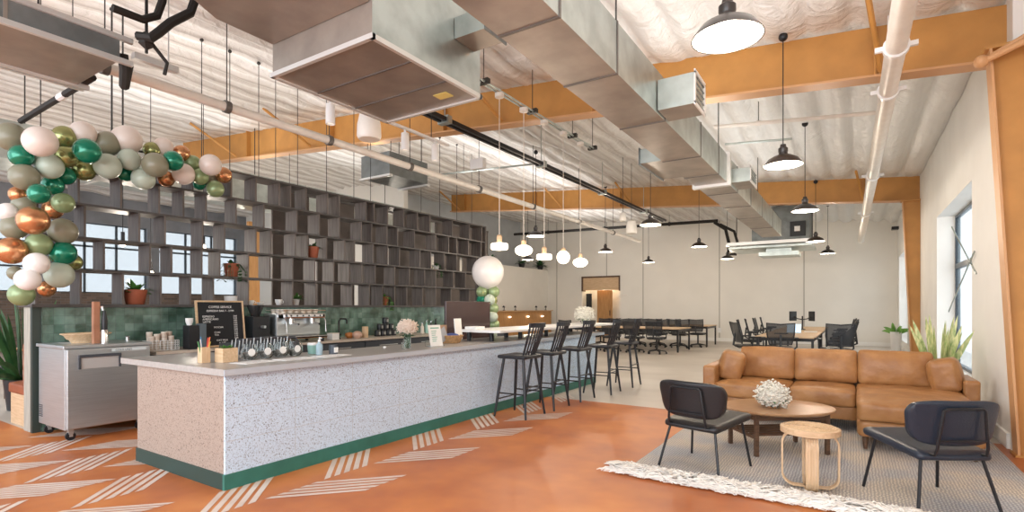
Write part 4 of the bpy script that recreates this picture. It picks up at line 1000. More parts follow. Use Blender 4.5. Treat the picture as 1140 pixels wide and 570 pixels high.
def flower_vase(loc, label, r=.06, h=.13, head=.11, m=M_petal, hz=.17, seed=2, n=70, flat=.8):
    random.seed(seed)
    t = thing('flower_vase', label, 'flowers', loc)
    b = MB(); b.lathe([(0, 0), (r * .9, 0), (r, .01), (r, h), (r * .93, h), (r * .93, .012), (0, .012)], seg=24); b.build('vase', M_glass, t, smooth=True)
    b = MB()
    for k in range(9):
        a = k * .7; b.tube([(math.cos(a) * r * .3, math.sin(a) * r * .3, .015), (math.cos(a) * head * .4, math.sin(a) * head * .4, hz)], .003, 5)
    for k in range(12):
        a = k * .55; b.leaf((math.cos(a) * r * .5, math.sin(a) * r * .5, h * .9), (math.cos(a), math.sin(a), .3), head * .9, .022, 1.0, 4)
    b.build('stems', M_leafd, t)
    b = MB()
    for k in range(n):
        ph = math.acos(1 - 1.75 * (k + .5) / n); th = k * 2.39996; rr = head * random.uniform(.86, 1.06)
        p = Vector((rr * math.sin(ph) * math.cos(th), rr * math.sin(ph) * math.sin(th), hz + rr * flat * math.cos(ph)))
        for q in range(9):
            dd = Vector((random.uniform(-1, 1), random.uniform(-1, 1), random.uniform(-1, 1))) * head * .2
            b.ico(p + dd, head * .085, 1, (1, 1, .8))
    b.ico((0, 0, hz), head * .9, 2, (1, 1, flat))
    b.build('blossoms', m, t, smooth='all')
    return t
flower_vase((-4.28, 4.44, .931), 'blush and cream flowers in a clear glass vase on the lower bar', .04, .16, .10, M_petalp, .24, 11)
flower_vase((-4.25, 9.1, 1.091), 'round white hydrangea bunch on the raised white top', .06, .08, .17, M_petal, .17, 12, flat=.75)
t = thing('water_glass', 'small clear water glass beside the blush flowers on the bar', 'glass', (-4.2, 4.3, .931))
b = MB(); b.lathe([(0, 0), (.028, 0), (.032, .1), (.03, .1), (.026, .006), (0, .006)], seg=16); b.build('glass', M_glass, t, smooth=True)
t = thing('menu_stand', 'white upright menu stand with green print on the bar', 'menu', (-4.2, 4.86, .931), -.1)
b = MB(); b.box(-.004, .0, -.1, .1, 0, .26); o = b.build('sheet', M_paper, t); o.rotation_euler = (0, math.radians(-12), 0)
b = MB()
b.box(.001, .002, -.07, .07, .215, .23); [b.box(.001, .002, -.06, .0 + .012 * (k % 3), .06 + k * .024, .068 + k * .024) for k in range(6)]
o = b.build('print', M_ink, t); o.rotation_euler = (0, math.radians(-12), 0)
b = MB(); b.box(-.1, .03, -.1, .1, 0, .004); b.box(-.102, -.098, -.1, .1, 0, .08); b.build('holder', M_glass, t)
t = thing('woven_basket', 'round tan basket on the bar holding brochures and blue cloth', 'basket', (-4.45, 5.42, .931))
b = MB(); b.lathe([(0, 0), (.12, 0), (.17, .10), (.165, .105), (.115, .01), (0, .01)], seg=26); b.build('basket', mat('tan_wicker', (.44, .26, .12), .7, var=.25, vscale=40), t, smooth=True)
b = MB(); b.ball((.02, .0, .09), .1, (1, 1, .4)); tag(b.build('blue_cloth', M_blue, loc=(-4.45, 5.42, .931), smooth=True), 'crumpled blue cloth in the tan basket', 'cloth')
b = MB(); b.box(-.01, .01, -.07, .07, 0, .2); o = tag(b.build('kraft_card', M_kraft, loc=(-4.55, 5.38, .965)), 'brown kraft card standing in the tan basket', 'card')
b = MB(); b.box(-.006, .006, -.08, .08, 0, .28); o = tag(b.build('white_booklet', M_paper, loc=(-4.42, 5.56, .97)), 'white booklet standing at the right of the tan basket', 'booklet'); o.rotation_euler = (0, -.1, .1)
b = MB(); b.box(-.003, .003, -.06, .06, 0, .17); o = tag(b.build('grey_brochure', mat('grey_brochure', (.4, .42, .46), .6), loc=(-4.42, 5.28, .975)), 'grey brochure leaning out of the left of the tan basket', 'brochure'); o.rotation_euler = (.5, 0, 0)
b = MB(); b.box(-.1, .1, -.1, .1, 0, .04, .004); tag(b.build('paper_pad', M_paper, loc=(-4.45, 5.95, 1.091)), 'white pad on the near corner of the raised top', 'paper')
# monitor
t = thing('computer_monitor', 'large dark monitor seen from behind on the bar', 'monitor', (-5.0, 6.52, 0))
b = MB(); b.box(-.02, .02, -.56, .56, .86, 1.49, .01); b.build('screen', M_screen, t)
b = MB(); b.box(-.08, -.02, -.05, .05, .72, 1.2); b.box(-.2, .1, -.15, .15, .70, .72); b.build('stand', M_black, t)
t = thing('pos_desk', 'dark low work table behind the bar under the monitor', 'table', (-5.1, 6.5, 0))
b = MB(); b.box(-.25, .25, -.7, .7, .66, .7); b.build('top', M_darksteel, t)
for x in (-.2, .2):
    for y in (-.65, .65):
        b = MB(); b.box(x - .02, x + .02, y - .02, y + .02, 0, .66); b.build('leg', M_darksteel, t)

# ------------------------------------------------------------------ spindle stools
def make_stool(label):
    t = thing('spindle_stool', label, 'bar stool', (0, 0, 0), 0, 'black spindle back stools along the bar')
    H = .785
    b = MB(); b.cushion((0, 0, H - .02), (.215, .22, .027), .025, puff=(0, 0, -.006), n=10); b.build('seat', M_blackwood, t, smooth='all')
    for sx in (-1, 1):
        for sy in (-1, 1):
            b = MB(); b.tube([(sx * .145, sy * .15, H - .03), (sx * .19, sy * .195, .38), (sx * .235, sy * .24, 0)], [.019, .021, .014], 8); b.build('leg', M_blackwood, t, smooth=True)
    f = lambda z: .145 + (.235 - .145) * (H - .03 - z) / (H - .03)
    for (z, ax) in ((.22, 'x1'), (.30, 'y1'), (.30, 'y-1'), (.38, 'x-1')):
        b = MB(); q = f(z)
        if ax[0] == 'x': s = int(ax[1:]); b.tube([(-s * q, -q - .005, z), (-s * q, q + .005, z)], .009, 7)
        else: s = int(ax[1:]); b.tube([(-q, s * q, z), (q, s * q, z)], .009, 7)
        b.build('stretcher', M_blackwood, t)
    n = 7
    for k in range(n):
        a = -1 + 2 * k / (n - 1); y0 = a * .14; y1 = a * .17
        r = .010 if 0 < k < n - 1 else .014
        b = MB(); b.tube([(.165 - .03 * abs(a), y0, H - .01), (.235 - .025 * abs(a) ** 2, y1 * .95, H + .2), (.29 - .03 * a * a, y1, H + .38)], r, 6); b.build('spindle', M_blackwood, t)
    b = MB(); pts = []
    for k in range(9):
        a = -1 + 2 * k / 8; pts.append((.295 - .035 * a * a, a * .195, H + .385))
    for p, q in zip(pts, pts[1:]):
        b.hexa([(p[0] - .012, p[1], p[2] - .028), (p[0] + .012, p[1], p[2] - .028), (q[0] + .012, q[1], q[2] - .028), (q[0] - .012, q[1], q[2] - .028)],
               [(p[0] - .008, p[1], p[2] + .03), (p[0] + .016, p[1], p[2] + .03), (q[0] + .016, q[1], q[2] + .03), (q[0] - .008, q[1], q[2] + .03)])
    bmesh.ops.remove_doubles(b.bm, verts=b.bm.verts, dist=1e-5)
    b.build('top_rail', M_blackwood, t)
    return t
SL = ['black spindle back stool nearest the camera at the bar', 'black spindle back stool, second from the camera', 'black spindle back stool, middle of the five', 'black spindle back stool, fourth from the camera', 'black spindle back stool farthest down the bar']
st = make_stool(SL[0])
SP = [(-3.64, 5.84, .0), (-3.62, 6.52, .03), (-3.6, 7.34, -.02), (-3.48, 8.15, .06), (-3.46, 9.08, .05)]
st.location = (SP[0][0], SP[0][1], .001); st.rotation_euler = (0, 0, SP[0][2])
for (x, y, a), l in list(zip(SP, SL))[1:]: copy_tree(st, (x, y, .001), a, l)

# ------------------------------------------------------------------ rug
t = thing('area_rug', 'grey and cream woven rug with shaggy white fringe under the lounge furniture', 'rug')
b = MB(); nx, ny = 40, 50
vs = [[b.bm.verts.new((-1.64 + 2.84 * i / nx, 4.42 + 3.9 * j / ny, .008 + .003 * noise.noise(Vector((i * .4, j * .4, 0))))) for j in range(ny + 1)] for i in range(nx + 1)]
for i in range(nx):
    for j in range(ny): b.bm.faces.new([vs[i][j], vs[i + 1][j], vs[i + 1][j + 1], vs[i][j + 1]])
b.build('rug_body', mat_rug(), t, smooth='all')
random.seed(21)
b = MB()
for k in range(2000):
    x = random.uniform(-1.66, 1.2); y = 4.43 + random.uniform(-.02, .02); a = random.uniform(-.9, .9); L = random.uniform(.10, .25)
    pts = [(x, y, .018)]
    for q in range(1, 5):
        f = q / 4; pts.append((x + math.sin(a + q * random.uniform(-.4, .4)) * L * f, y - math.cos(a) * L * f, .014 + .05 * math.sin(PI * f) * random.uniform(.2, 1.2)))
    b.tube(pts, [.005, .006, .006, .005, .003], 5)
for k in range(80):
    x = -1.66 - random.uniform(0, .02); y = random.uniform(4.4, 4.5); L = random.uniform(.1, .2)
    b.tube([(x, y, .015), (x - L * .5, y - .02, .03), (x - L, y - .0, .01)], [.007, .009, .003], 5)
o = b.build('fringe', M_fringe, t, smooth='all'); o['kind'] = 'stuff'

# ------------------------------------------------------------------ sofa
t = thing('sectional_sofa', 'cognac leather sectional sofa with chaise on the right side', 'sofa')
def cu(name, x0, x1, y0, y1, z0, z1, r=.04, puff=(0, 0, .02), wr=.006, m=M_leather, rot=None, seed=0, n=16, par=t):
    b = MB(); b.cushion(((x0 + x1) / 2, (y0 + y1) / 2, (z0 + z1) / 2), ((x1 - x0) / 2, (y1 - y0) / 2, (z1 - z0) / 2), r, puff, n, wr, rot, seed)
    return b.build(name, m, par, smooth='all')
cu('base_frame', -1.46, .05, 7.02, 7.98, .13, .29, .02, (0, 0, 0), .002)
cu('chaise_base', .03, 1.0, 6.17, 7.98, .13, .31, .05, (0, 0, 0), .002, seed=1)
cu('back_frame', -1.5, 1.02, 7.82, 8.02, .15, .76, .03, (0, 0, 0), .003, seed=2)
cu('arm', -1.62, -1.46, 7.0, 8.0, .12, .66, .03, (0, 0, 0), .003, seed=3)
cu('arm', .99, 1.13, 7.35, 8.0, .12, .62, .03, (0, 0, 0), .003, seed=4)
cu('seat_cushion', -1.455, -.64, 6.98, 7.72, .28, .465, .035, (0, .012, .03), .009, seed=5)
cu('seat_cushion', -.635, .025, 6.98, 7.72, .28, .465, .035, (0, .012, .03), .009, seed=6)
cu('chaise_cushion', .03, .99, 6.13, 7.72, .30, .485, .035, (0, .012, .03), .010, seed=7)
rx = Matrix.Rotation(math.radians(-8), 3, 'X')
cu('back_cushion', -1.27, -.63, 7.60, 7.82, .47, .87, .04, (.005, .05, .005), .009, rot=rx, seed=8)
cu('back_cushion', -.63, .04, 7.60, 7.82, .47, .87, .04, (.005, .05, .005), .009, rot=rx, seed=9)
cu('back_cushion', .045, .76, 7.60, 7.82, .47, .875, .04, (.005, .05, .005), .009, rot=rx, seed=10)
for x, y in ((.1, 6.25), (.92, 6.25), (-1.5, 7.08), (-.3, 7.1), (-1.5, 7.9), (1.05, 7.9)):
    b = MB(); b.tube([(x, y, .14), (x, y - .01, .016)], [.028, .016], 10); b.build('leg', M_walnut, t)
for cx, l, a in ((-1.34, 'puffy cognac leather pillow against the left sofa arm', .35), (.86, 'puffy cognac leather pillow against the right sofa arm', -.35)):
    b = MB(); b.cushion((0, 0, 0), (.13, .22 if cx < 0 else .17, .18), .05, (.03, .012, .006), 18, .009, None, cx * 5)
    o = tag(b.build('throw_pillow', M_leather, loc=(cx, 7.42 if cx < 0 else 7.56, .645), smooth='all'), l, 'pillow'); o.rotation_euler = (0, .2 * (1 if cx < 0 else -1), a * .5)

# ------------------------------------------------------------------ lounge chairs
def lounge(loc, fwd, label, m, w=.56):
    t = thing('lounge_chair', label, 'lounge chair', loc, math.atan2(fwd[1], fwd[0]) - PI / 2)
    # local: +Y forward, origin at centre of footprint
    b = MB(); b.cushion((0, .02, .405), (.27, .27, .032), .03, (0, .02, .008), 14)
    for v in b.bm.verts:
        v.co.x *= 1 + .10 * (v.co.y / .27); v.co.z += .03 * (v.co.y / .27)
    b.build('seat', m, t, smooth='all')
    # backrest: curved rounded rectangle
    b = MB(); b.cushion((0, 0, 0), (.30, .022, .155), .022, (0, .0, 0), 20)
    for v in b.bm.verts:
        x, z = v.co.x, v.co.z
        # round the corners (superellipse)
        ux, uz = x / .30, z / .155
        k = (abs(ux) ** 4 + abs(uz) ** 3) ** .25
        f = 1 / max(1, k) if k > 1 else 1
        x *= f; z *= f
        v.co.x = x * (1.0 + .08 * uz); v.co.z = z + .61; v.co.y = v.co.y - .275 + .9 * x * x - .12 * z
    b.build('backrest', m, t, smooth='all')
    b = MB()
    b.tube([(-.17, -.20, .39), (-.17, -.285, .40), (-.165, -.30, .45), (-.135, -.318, .70), (-.115, -.322, .715), (.115, -.322, .715), (.135, -.318, .70), (.165, -.30, .45), (.17, -.285, .40), (.17, -.20, .39)], .010, 8)
    b.tube([(-.16, -.305, .50), (.16, -.305, .50)], .007, 8)
    b.build('back_frame', M_black, t, smooth=True)
    for sx in (-1, 1):
        b = MB(); b.tube([(sx * .20, -.20, .385), (sx * .275, -.28, 0)], .011, 8); b.build('leg', M_black, t)
        b = MB(); b.tube([(sx * .23, .22, .40), (sx * .28, .29, 0)], .011, 8); b.build('leg', M_black, t)
    b = MB(); b.tube([(-.21, -.2, .378), (.21, -.2, .378), (.24, .22, .40), (-.24, .22, .40)], .010, 8, close=True); b.build('seat_frame', M_black, t)
    return t
lounge((-1.10, 4.82, .012), (.15, .55), 'black leather lounge chair at the left of the coffee table', M_blackleather)
lounge((.455, 4.83, .012), (-.32, .53), 'blue black leather lounge chair in the right foreground', M_navy)

# ------------------------------------------------------------------ coffee table
t = thing('coffee_table', 'oval brown wood coffee table with slatted lower shelf', 'coffee table', (-.63, 5.78, .012), math.radians(38))
b = MB(); b.lathe([(0, .385), (.93, .385), (.99, .40), (1, .412), (.99, .42), (0, .42)], seg=48, sx=.53, sy=.43); b.build('top', M_tabletop, t, smooth=True)
for x, y in ((-.35, -.24), (.35, -.24), (.35, .24), (-.35, .24)):
    b = MB(); b.box(x - .018, x + .018, y - .018, y + .018, 0, .385, .003); b.build('leg', M_walnut, t)
b = MB(); b.box(-.35, .35, -.25, -.23, .33, .385); b.box(-.35, .35, .23, .25, .33, .385); b.box(-.36, -.34, -.24, .24, .33, .385); b.box(.34, .36, -.24, .24, .33, .385); b.build('apron', M_walnut, t)
b = MB(); b.box(-.35, -.33, -.24, .24, .15, .18); b.box(.33, .35, -.24, .24, .15, .18)
for k in range(6): y = -.2 + k * .08; b.box(-.35, .35, y - .011, y + .011, .18, .195)
b.build('slatted_shelf', M_walnut, t)
flower_vase((-.66, 5.70, .433), 'white hydrangeas in a low glass bowl on the coffee table', .075, .07, .14, M_petal, .11, 31, flat=.85)

# side stool of bent wood
t = thing('bentwood_stool', 'round rattan topped bentwood side stool with looped legs on the rug', 'stool', (-.28, 4.66, .014), 0)
b = MB(); b.lathe([(0, .42), (.19, .42), (.205, .425), (.205, .465), (.19, .47), (0, .468)], seg=40); b.build('seat_rim', M_oak, t, smooth=True)
b = MB()
for k in range(9): b.lathe([(.02 + k * .019, .469), (.028 + k * .019, .474), (.036 + k * .019, .469)], seg=32)
b.build('woven_top', mat('rattan_cord', (.60, .42, .25), .6, var=.15, vscale=60), t, smooth=True)
def loop(t, ang, w, name):
    # rounded rectangle ribbon of laminated strips
    ct, sn = math.cos(ang), math.sin(ang)
    pts = []
    R = .09; hw = .19; z0, z1 = .013, .425
    for cx, cz, a0 in ((hw - R, z0 + R, -90), (hw - R, z1 - R, 0), (-hw + R, z1 - R, 90), (-hw + R, z0 + R, 180)):
        for q in range(7):
            a = math.radians(a0 + q * 15); pts.append((cx + R * math.cos(a), cz + R * math.sin(a)))
    ns = 5; sw = w / ns
    for s in range(ns):
        off = -w / 2 + sw * (s + .5)
        b = MB(); n = len(pts); rings = []
        for i, (px, pz) in enumerate(pts):
            nx_, nz_ = pts[(i + 1) % n][1] - pts[i - 1][1], -(pts[(i + 1) % n][0] - pts[i - 1][0]); l = math.hypot(nx_, nz_); nx_ /= l; nz_ /= l
            ring = []
            for da, dn in ((-.44, -.5), (.44, -.5), (.44, .5), (-.44, .5)):
                lx = px + nx_ * dn * .013; lz = pz + nz_ * dn * .013; ly = off + da * sw
                ring.append(b.bm.verts.new((lx * ct - ly * sn, lx * sn + ly * ct, lz)))
            rings.append(ring)
        for i in range(n):
            a, c = rings[i], rings[(i + 1) % n]
            for k in range(4): b.bm.faces.new([a[k], a[(k + 1) % 4], c[(k + 1) % 4], c[k]])
        b.build(name, M_oakv, t)
va = math.atan2(-.28, 4.66)
loop(t, math.radians(6), .05, 'loop_strip')
loop(t, math.radians(98), .085, 'loop_strip')

# ------------------------------------------------------------------ plants on the right
def blades(loc, label, n, L, w, m, potr, poth, potm, seed, name, spread=.45, arch=.35, cat='plant'):
    random.seed(seed); t = thing(name, label, cat, loc)
    b = MB(); b.lathe([(0, 0), (potr * .8, 0), (potr, poth), (potr * .92, poth), (potr * .9, poth * .9), (0, poth * .9)], seg=24); b.build('pot', potm, t, smooth=True)
    for k in range(n):
        a = k * 2.4 + random.uniform(-.3, .3); el = random.uniform(.0, spread)
        b = MB(); b.leaf((math.cos(a) * potr * .4, math.sin(a) * potr * .4, poth * .9), (math.cos(a) * math.sin(el), math.sin(a) * math.sin(el), math.cos(el)), L * random.uniform(.6, 1.05), w * random.uniform(.8, 1.2), arch, 8, up=Vector((math.sin(a), -math.cos(a), .1)))
        b.build('leaf', m, t, smooth='all')
    return t
blades((.9, 8.5, 0), 'tall variegated green and yellow snake plant behind the sofa arm', 30, .78, .03, M_snake, .14, .55, M_white, 4, 'snake_plant', .42, .25)
blades((1.02, 18.6, 0), 'small leafy green plant in a tall white pot by the far window', 20, .34, .06, mat('bright_leaf', (.12, .32, .06), .4, col2=(.25, .50, .12), vscale=9), .14, .70, M_white, 6, 'potted_plant', .9, 1.2)
# palm far left
blades((-9.6, 2.5, 0), 'large spiky green palm in a dark pot at the far left edge', 46, 1.35, .035, M_leafd, .22, .42, M_plast, 9, 'potted_palm', 1.15, .9)
# booth bench
t = thing('booth_bench', 'booth bench with chestnut leather seat on a pale wood base at the left', 'bench', (-8.0, 2.14, 0))
b = MB(); b.box(-.62, -.02, -.02, 1.6, 0, .38); b.build('base', M_oak, t)
b = MB(); b.cushion((-.36, .79, .43), (.30, .83, .065), .03, (0, 0, .01), 12); b.build('seat_cushion', M_boothleather, t, smooth='all')
b = MB(); b.cushion((-.09, .79, .72), (.05, .83, .27), .03, (0.01, 0, 0), 12); b.build('back_cushion', M_boothleather, t, smooth='all')
# wooden chair far left
def wood_chair(loc, rz, label):
    t = thing('wooden_chair', label, 'chair', loc, rz)
    b = MB(); b.cushion((0, 0, .44), (.23, .22, .03), .025, (0, 0, .008), 8); b.build('seat', M_blackleather, t, smooth='all')
    for sx in (-1, 1):
        for sy in (-1, 1):
            b = MB(); b.tube([(sx * .2, sy * .18, .43), (sx * .23, sy * .22, 0)], [.018, .012], 8); b.build('leg', M_walnut, t)
    b = MB(); b.tube([(-.23, .1, .45), (-.26, .05, .66), (-.22, -.15, .72), (0, -.27, .74), (.22, -.15, .72), (.26, .05, .66), (.23, .1, .45)], .02, 8); b.build('arm_rail', mat('honey_beech', (.40, .20, .09), .4), t, smooth=True)
    b = MB(); b.tube([(-.12, -.2, .45), (-.1, -.25, .73)], .012); b.tube([(.12, -.2, .45), (.1, -.25, .73)], .012); b.build('back_spindle', M_walnut, t)
wood_chair((-11.2, 2.75, 0), -1.2, 'curved wooden armchair with dark seat at the far left edge')
wood_chair((-12.2, 5.2, 0), 1.3, 'curved wooden armchair farther behind the divider wall')
t = thing('panel_screen', 'tall dark brown panel screen standing behind the far half of the divider shelf', 'screen')
for ya, yb in ((5.95, 6.75), (6.95, 7.9), (8.15, 8.9), (9.12, 10.4), (10.6, 11.6), (11.75, 12.95)):
    b = MB(); b.box(-9.24, -9.2, ya, yb, .02, 3.62); b.build('panel', mat('dark_brown_panel', (.085, .068, .06), .6, var=.25, vscale=2), t)
for z in (0, 3.62):
    b = MB(); b.box(-9.26, -9.18, 5.9, 12.95, z, z + .02 + z * .01); b.build('rail', M_board, t)
# honey wood upright seen through shelf
b = MB(); b.box(-13.1, -13.0, 7.75, 8.05, 0, 3.6); tag(b.build('timber_post', M_honey), 'honey coloured timber post seen through the divider shelf', 'post')
# wood service wall at far left
t = thing('wood_partition', 'low honey wood partition along the far left wall', 'partition')
b = MB(); b.box(-12.45, -12.35, 16.6, 22.7, 0, 1.22); b.build('panel', M_honey, t)
b = MB(); b.box(-12.5, -12.25, 16.6, 22.7, 1.22, 1.26); b.build('cap', M_oak, t)
for y, l in ((18.6, 'first'), (19.5, 'second'), (21.3, 'third'), (22.2, 'fourth')):
    tt = thing('desk_lamp', 'small black folded lamp on the honey wood partition, %s from the left' % l, 'lamp', (-12.38, y, 1.261), .5, 'black lamps on the wood partition')
    b = MB(); b.lathe([(0, 0), (.06, 0), (.06, .02), (0, .02)]); b.build('base', M_black, tt)
    b = MB(); b.tube([(0, 0, .02), (0, .1, .16), (0, -.1, .2)], .015, 6); b.build('arm', M_black, tt)
    b = MB(); b.lathe([(.02, .2), (.07, .13), (.06, .13), (0, .18)], c=(0, -.15, 0)); b.build('head', M_black, tt)
for y, l in ((18.9, 'first'), (20.4, 'second'), (21.7, 'third')):
    b = MB(); b.lathe([(0, -.03), (.05, -.03), (.06, 0), (.05, .03), (0, .03)]); tag(b.build('wall_light', M_opal, loc=(-12.28, y, .98), smooth=True), 'small glowing light on the wood partition, %s from the left' % l, 'lamp', 'small lights on the wood partition')
pot_plant((-12.8, 20.7, 3.221), 'dark bushy plant on the loft ledge, left of the pair', .16, .2, potm=M_plast, leafm=M_leafd, nl=30, ll=.35, seed=14)
pot_plant((-12.8, 22.4, 3.221), 'dark bushy plant on the loft ledge, right one by the corner', .16, .2, potm=M_plast, leafm=M_leafd, nl=34, ll=.4, seed=15)
pot_plant((-12.8, 18.2, 3.221), 'dark bushy plant on the loft ledge behind the white balloon', .14, .2, potm=M_plast, leafm=M_leafd, nl=26, ll=.3, seed=16)

# ------------------------------------------------------------------ office tables
def desk(x0, x1, y0, y1, label):
    t = thing('office_table', label, 'desk')
    b = MB(); b.box(x0, x1, y0, y1, .71, .74, .004); b.build('top', M_oak, t)
    for x in (x0 + .05, x1 - .05):
        for y in (y0 + .06, y1 - .06):
            b = MB(); b.box(x - .025, x + .025, y - .025, y + .025, 0, .71); b.build('leg', M_black, t)
    b = MB(); b.box(x0 + .05, x1 - .05, y0 + .05, y0 + .08, .64, .71); b.box(x0 + .05, x1 - .05, y1 - .08, y1 - .05, .64, .71); b.box(x0 + .03, x0 + .06, y0 + .05, y1 - .05, .64, .71); b.box(x1 - .06, x1 - .03, y0 + .05, y1 - .05, .64, .71); b.build('frame', M_black, t)
desk(-8.3, -4.5, 16.45, 17.9, 'long oak topped desk on the left, nearer of the two rows')
desk(-8.3, -4.3, 19.4, 20.9, 'long oak topped desk on the left, in the row near the far wall')
desk(-1.9, -.7, 13.25, 16.6, 'oak topped desk on the right side, directly behind the sofa')
desk(-1.95, -.7, 17.0, 20.6, 'oak topped desk on the right side, farther back')
def make_chair():
    t = thing('office_chair', 'x', 'office chair', (0, 0, 0), 0, 'black mesh office chairs')
    # faces +Y
    b = MB(); b.cushion((0, 0, .47), (.24, .24, .035), .03, (0, 0, .01), 8); b.build('seat', M_plast, t, smooth='all')
    b = MB(); fr = [(-.20, -.22, .56), (-.24, -.27, .75), (-.25, -.33, .98), (0, -.30, .955), (.25, -.33, .98), (.24, -.27, .75), (.20, -.22, .56), (0, -.25, .56)]
    b.tube(fr, .014, 6, close=True); b.build('back_frame', M_plast, t, smooth=True)
    b = MB()
    rows = [[(-.20, -.22, .56), (0, -.25, .56), (.20, -.22, .56)], [(-.24, -.27, .75), (0, -.30, .75), (.24, -.27, .75)], [(-.25, -.33, .98), (0, -.335, .96), (.25, -.33, .98)]]
    vv = [[b.bm.verts.new(p) for p in r] for r in rows]
    for i in range(2):
        for j in range(2): b.bm.faces.new([vv[i][j], vv[i][j + 1], vv[i + 1][j + 1], vv[i + 1][j]])
    b.build('mesh_back', M_mesh, t)
    b = MB(); b.tube([(0, -.2, .44), (0, -.33, .5), (0, -.30, .75)], .022, 6); b.build('back_support', M_plast, t)
    for s in (-1, 1):
        b = MB(); b.tube([(s * .24, -.05, .45), (s * .3, -.05, .5), (s * .3, -.03, .66)], .016, 6); b.box(s * .3 - .035, s * .3 + .035, -.13, .13, .66, .69, .008); b.build('armrest', M_plast, t)
    b = MB(); b.tube([(0, 0, .1), (0, 0, .44)], .028, 10); b.build('gas_post', M_plast, t)
    b = MB()
    for k in range(5):
        a = 2 * PI * k / 5 + .3; b.tube([(0, 0, .12), (.28 * math.cos(a), .28 * math.sin(a), .075)], [.028, .015], 6)
    b.build('star_base', M_plast, t)
    for k in range(5):
        a = 2 * PI * k / 5 + .3; c = Vector((.28 * math.cos(a), .28 * math.sin(a), .032)); d_ = Vector((-math.sin(a), math.cos(a), 0)) * .022
        b = MB(); b.tube([c - d_, c + d_], .031, 8); b.build('caster', M_black, t)
    return t
ch = make_chair()
CH = []
for i, x in enumerate([-7.85, -7.13, -6.41, -5.69, -4.97]): CH.append((x, 15.75 + .1 * (i % 2), .15 * (i % 3 - 1), 'black mesh office chair before the nearer left desk, %s from the left' % ORD[i]))
for i, x in enumerate([-7.9, -7.17, -6.44, -5.71, -4.98]): CH.append((x, 18.35, PI + .1 * (i % 3 - 1), 'black mesh office chair behind the nearer left desk, %s from the left' % ORD[i]))
for i, x in enumerate([-7.5, -6.77, -6.04, -5.31, -4.58]): CH.append((x, 19.15 + .05 * (i % 2), .12 * (i % 3 - 1), 'black mesh office chair by the far desk row, %s from the left' % ORD[i]))
for i, y in enumerate([13.15, 15.5, 16.7, 18.3, 19.7]): CH.append((-2.0 - .3 * (i > 0), y, -PI / 2 + [.5, .1, .2, 0, .1][i], 'black mesh office chair left of the right desks, %s from the camera' % ORD[i]))
for i, y in enumerate([14.9, 16.3, 17.6, 19.0]): CH.append((-.28, y, PI / 2 + [.1, -.1, .2, 0][i], 'black mesh office chair right of the right desks, %s behind the turned one' % ORD[i]))
CH.append((-.32, 13.05, PI * .10, 'black mesh office chair turned away from the desk at the right, nearest the sofa'))
CH.append((-1.35, 12.9, .15, 'black mesh office chair tucked under the near end of the right desk'))
for i, (x, y, a, l) in enumerate(CH):
    if i == 0: ch.location = (x, y, 0); ch.rotation_euler = (0, 0, a); ch['label'] = l
    else: copy_tree(ch, (x, y, 0), a, l, 1.08 if x > -3 else None)
# laptop and monitor arms
t = thing('laptop', 'open laptop with bright screen on the right desk', 'laptop', (-1.3, 15.4, .741), PI + .2)
b = MB(); b.box(-.16, .16, -.11, .11, 0, .015, .003); b.build('keyboard_base', M_galv, t)
b = MB(); b.box(-.16, .16, -.005, .005, 0, .22); o = b.build('screen', mat('lit_screen', (.6, .75, .85), .2, emit=(.6, .8, 1), estr=.8), t); o.location = (0, .11, .012); o.rotation_euler = (-.25, 0, 0)
t = thing('monitor_arm', 'black twin monitor arm on the right desks', 'monitor arm', (-1.25, 17.6, .741))
b = MB(); b.lathe([(0, 0), (.08, 0), (.08, .02), (.02, .03), (.02, .4), (0, .4)]); b.build('post', M_black, t, smooth=True)
for s in (-1, 1):
    b = MB(); b.tube([(0, 0, .3), (s * .12, .02, .32), (s * .22, -.05, .38)], .015); b.build('arm', M_black, t)
    b = MB(); b.box(-.02, .02, -.15, .15, -.14, .14, .006); o = b.build('screen', M_plast, t); o.location = (s * .24, -.05, .4); o.rotation_euler = (0, 0, s * .5)
b = MB(); b.box(-.15, .15, -.1, .1, 0, .02); tag(b.build('closed_laptop', M_plast, loc=(-1.5, 14.6, .741)), 'dark closed laptop lying on the right desk', 'laptop')
b = MB(); b.box(-.15, .15, -.1, .1, 0, .02); tag(b.build('notebook', M_paper, loc=(-.95, 16.1, .741)), 'white papers at the right edge of the right desk', 'papers')
# wall thermostat + far outlets
b = MB(); b.box(-9.0, -8.6, 22.96, 22.99, 1.9, 1.98, .004); tag(b.build('wall_bracket', M_pipe), 'small pale bracket on the far wall right of the doorway', 'bracket')
b = MB(); b.box(-4.72, -4.56, 22.95, 22.98, .35, .55, .004); tag(b.build('outlet_box', M_white), 'white outlet box low on the far wall', 'outlet')
b = MB(); b.box(1.1, 1.3, 22.2, 22.5, 4.05, 4.15, .01); tag(b.build('security_camera', M_black), 'small black fixture high in the far right corner', 'camera')

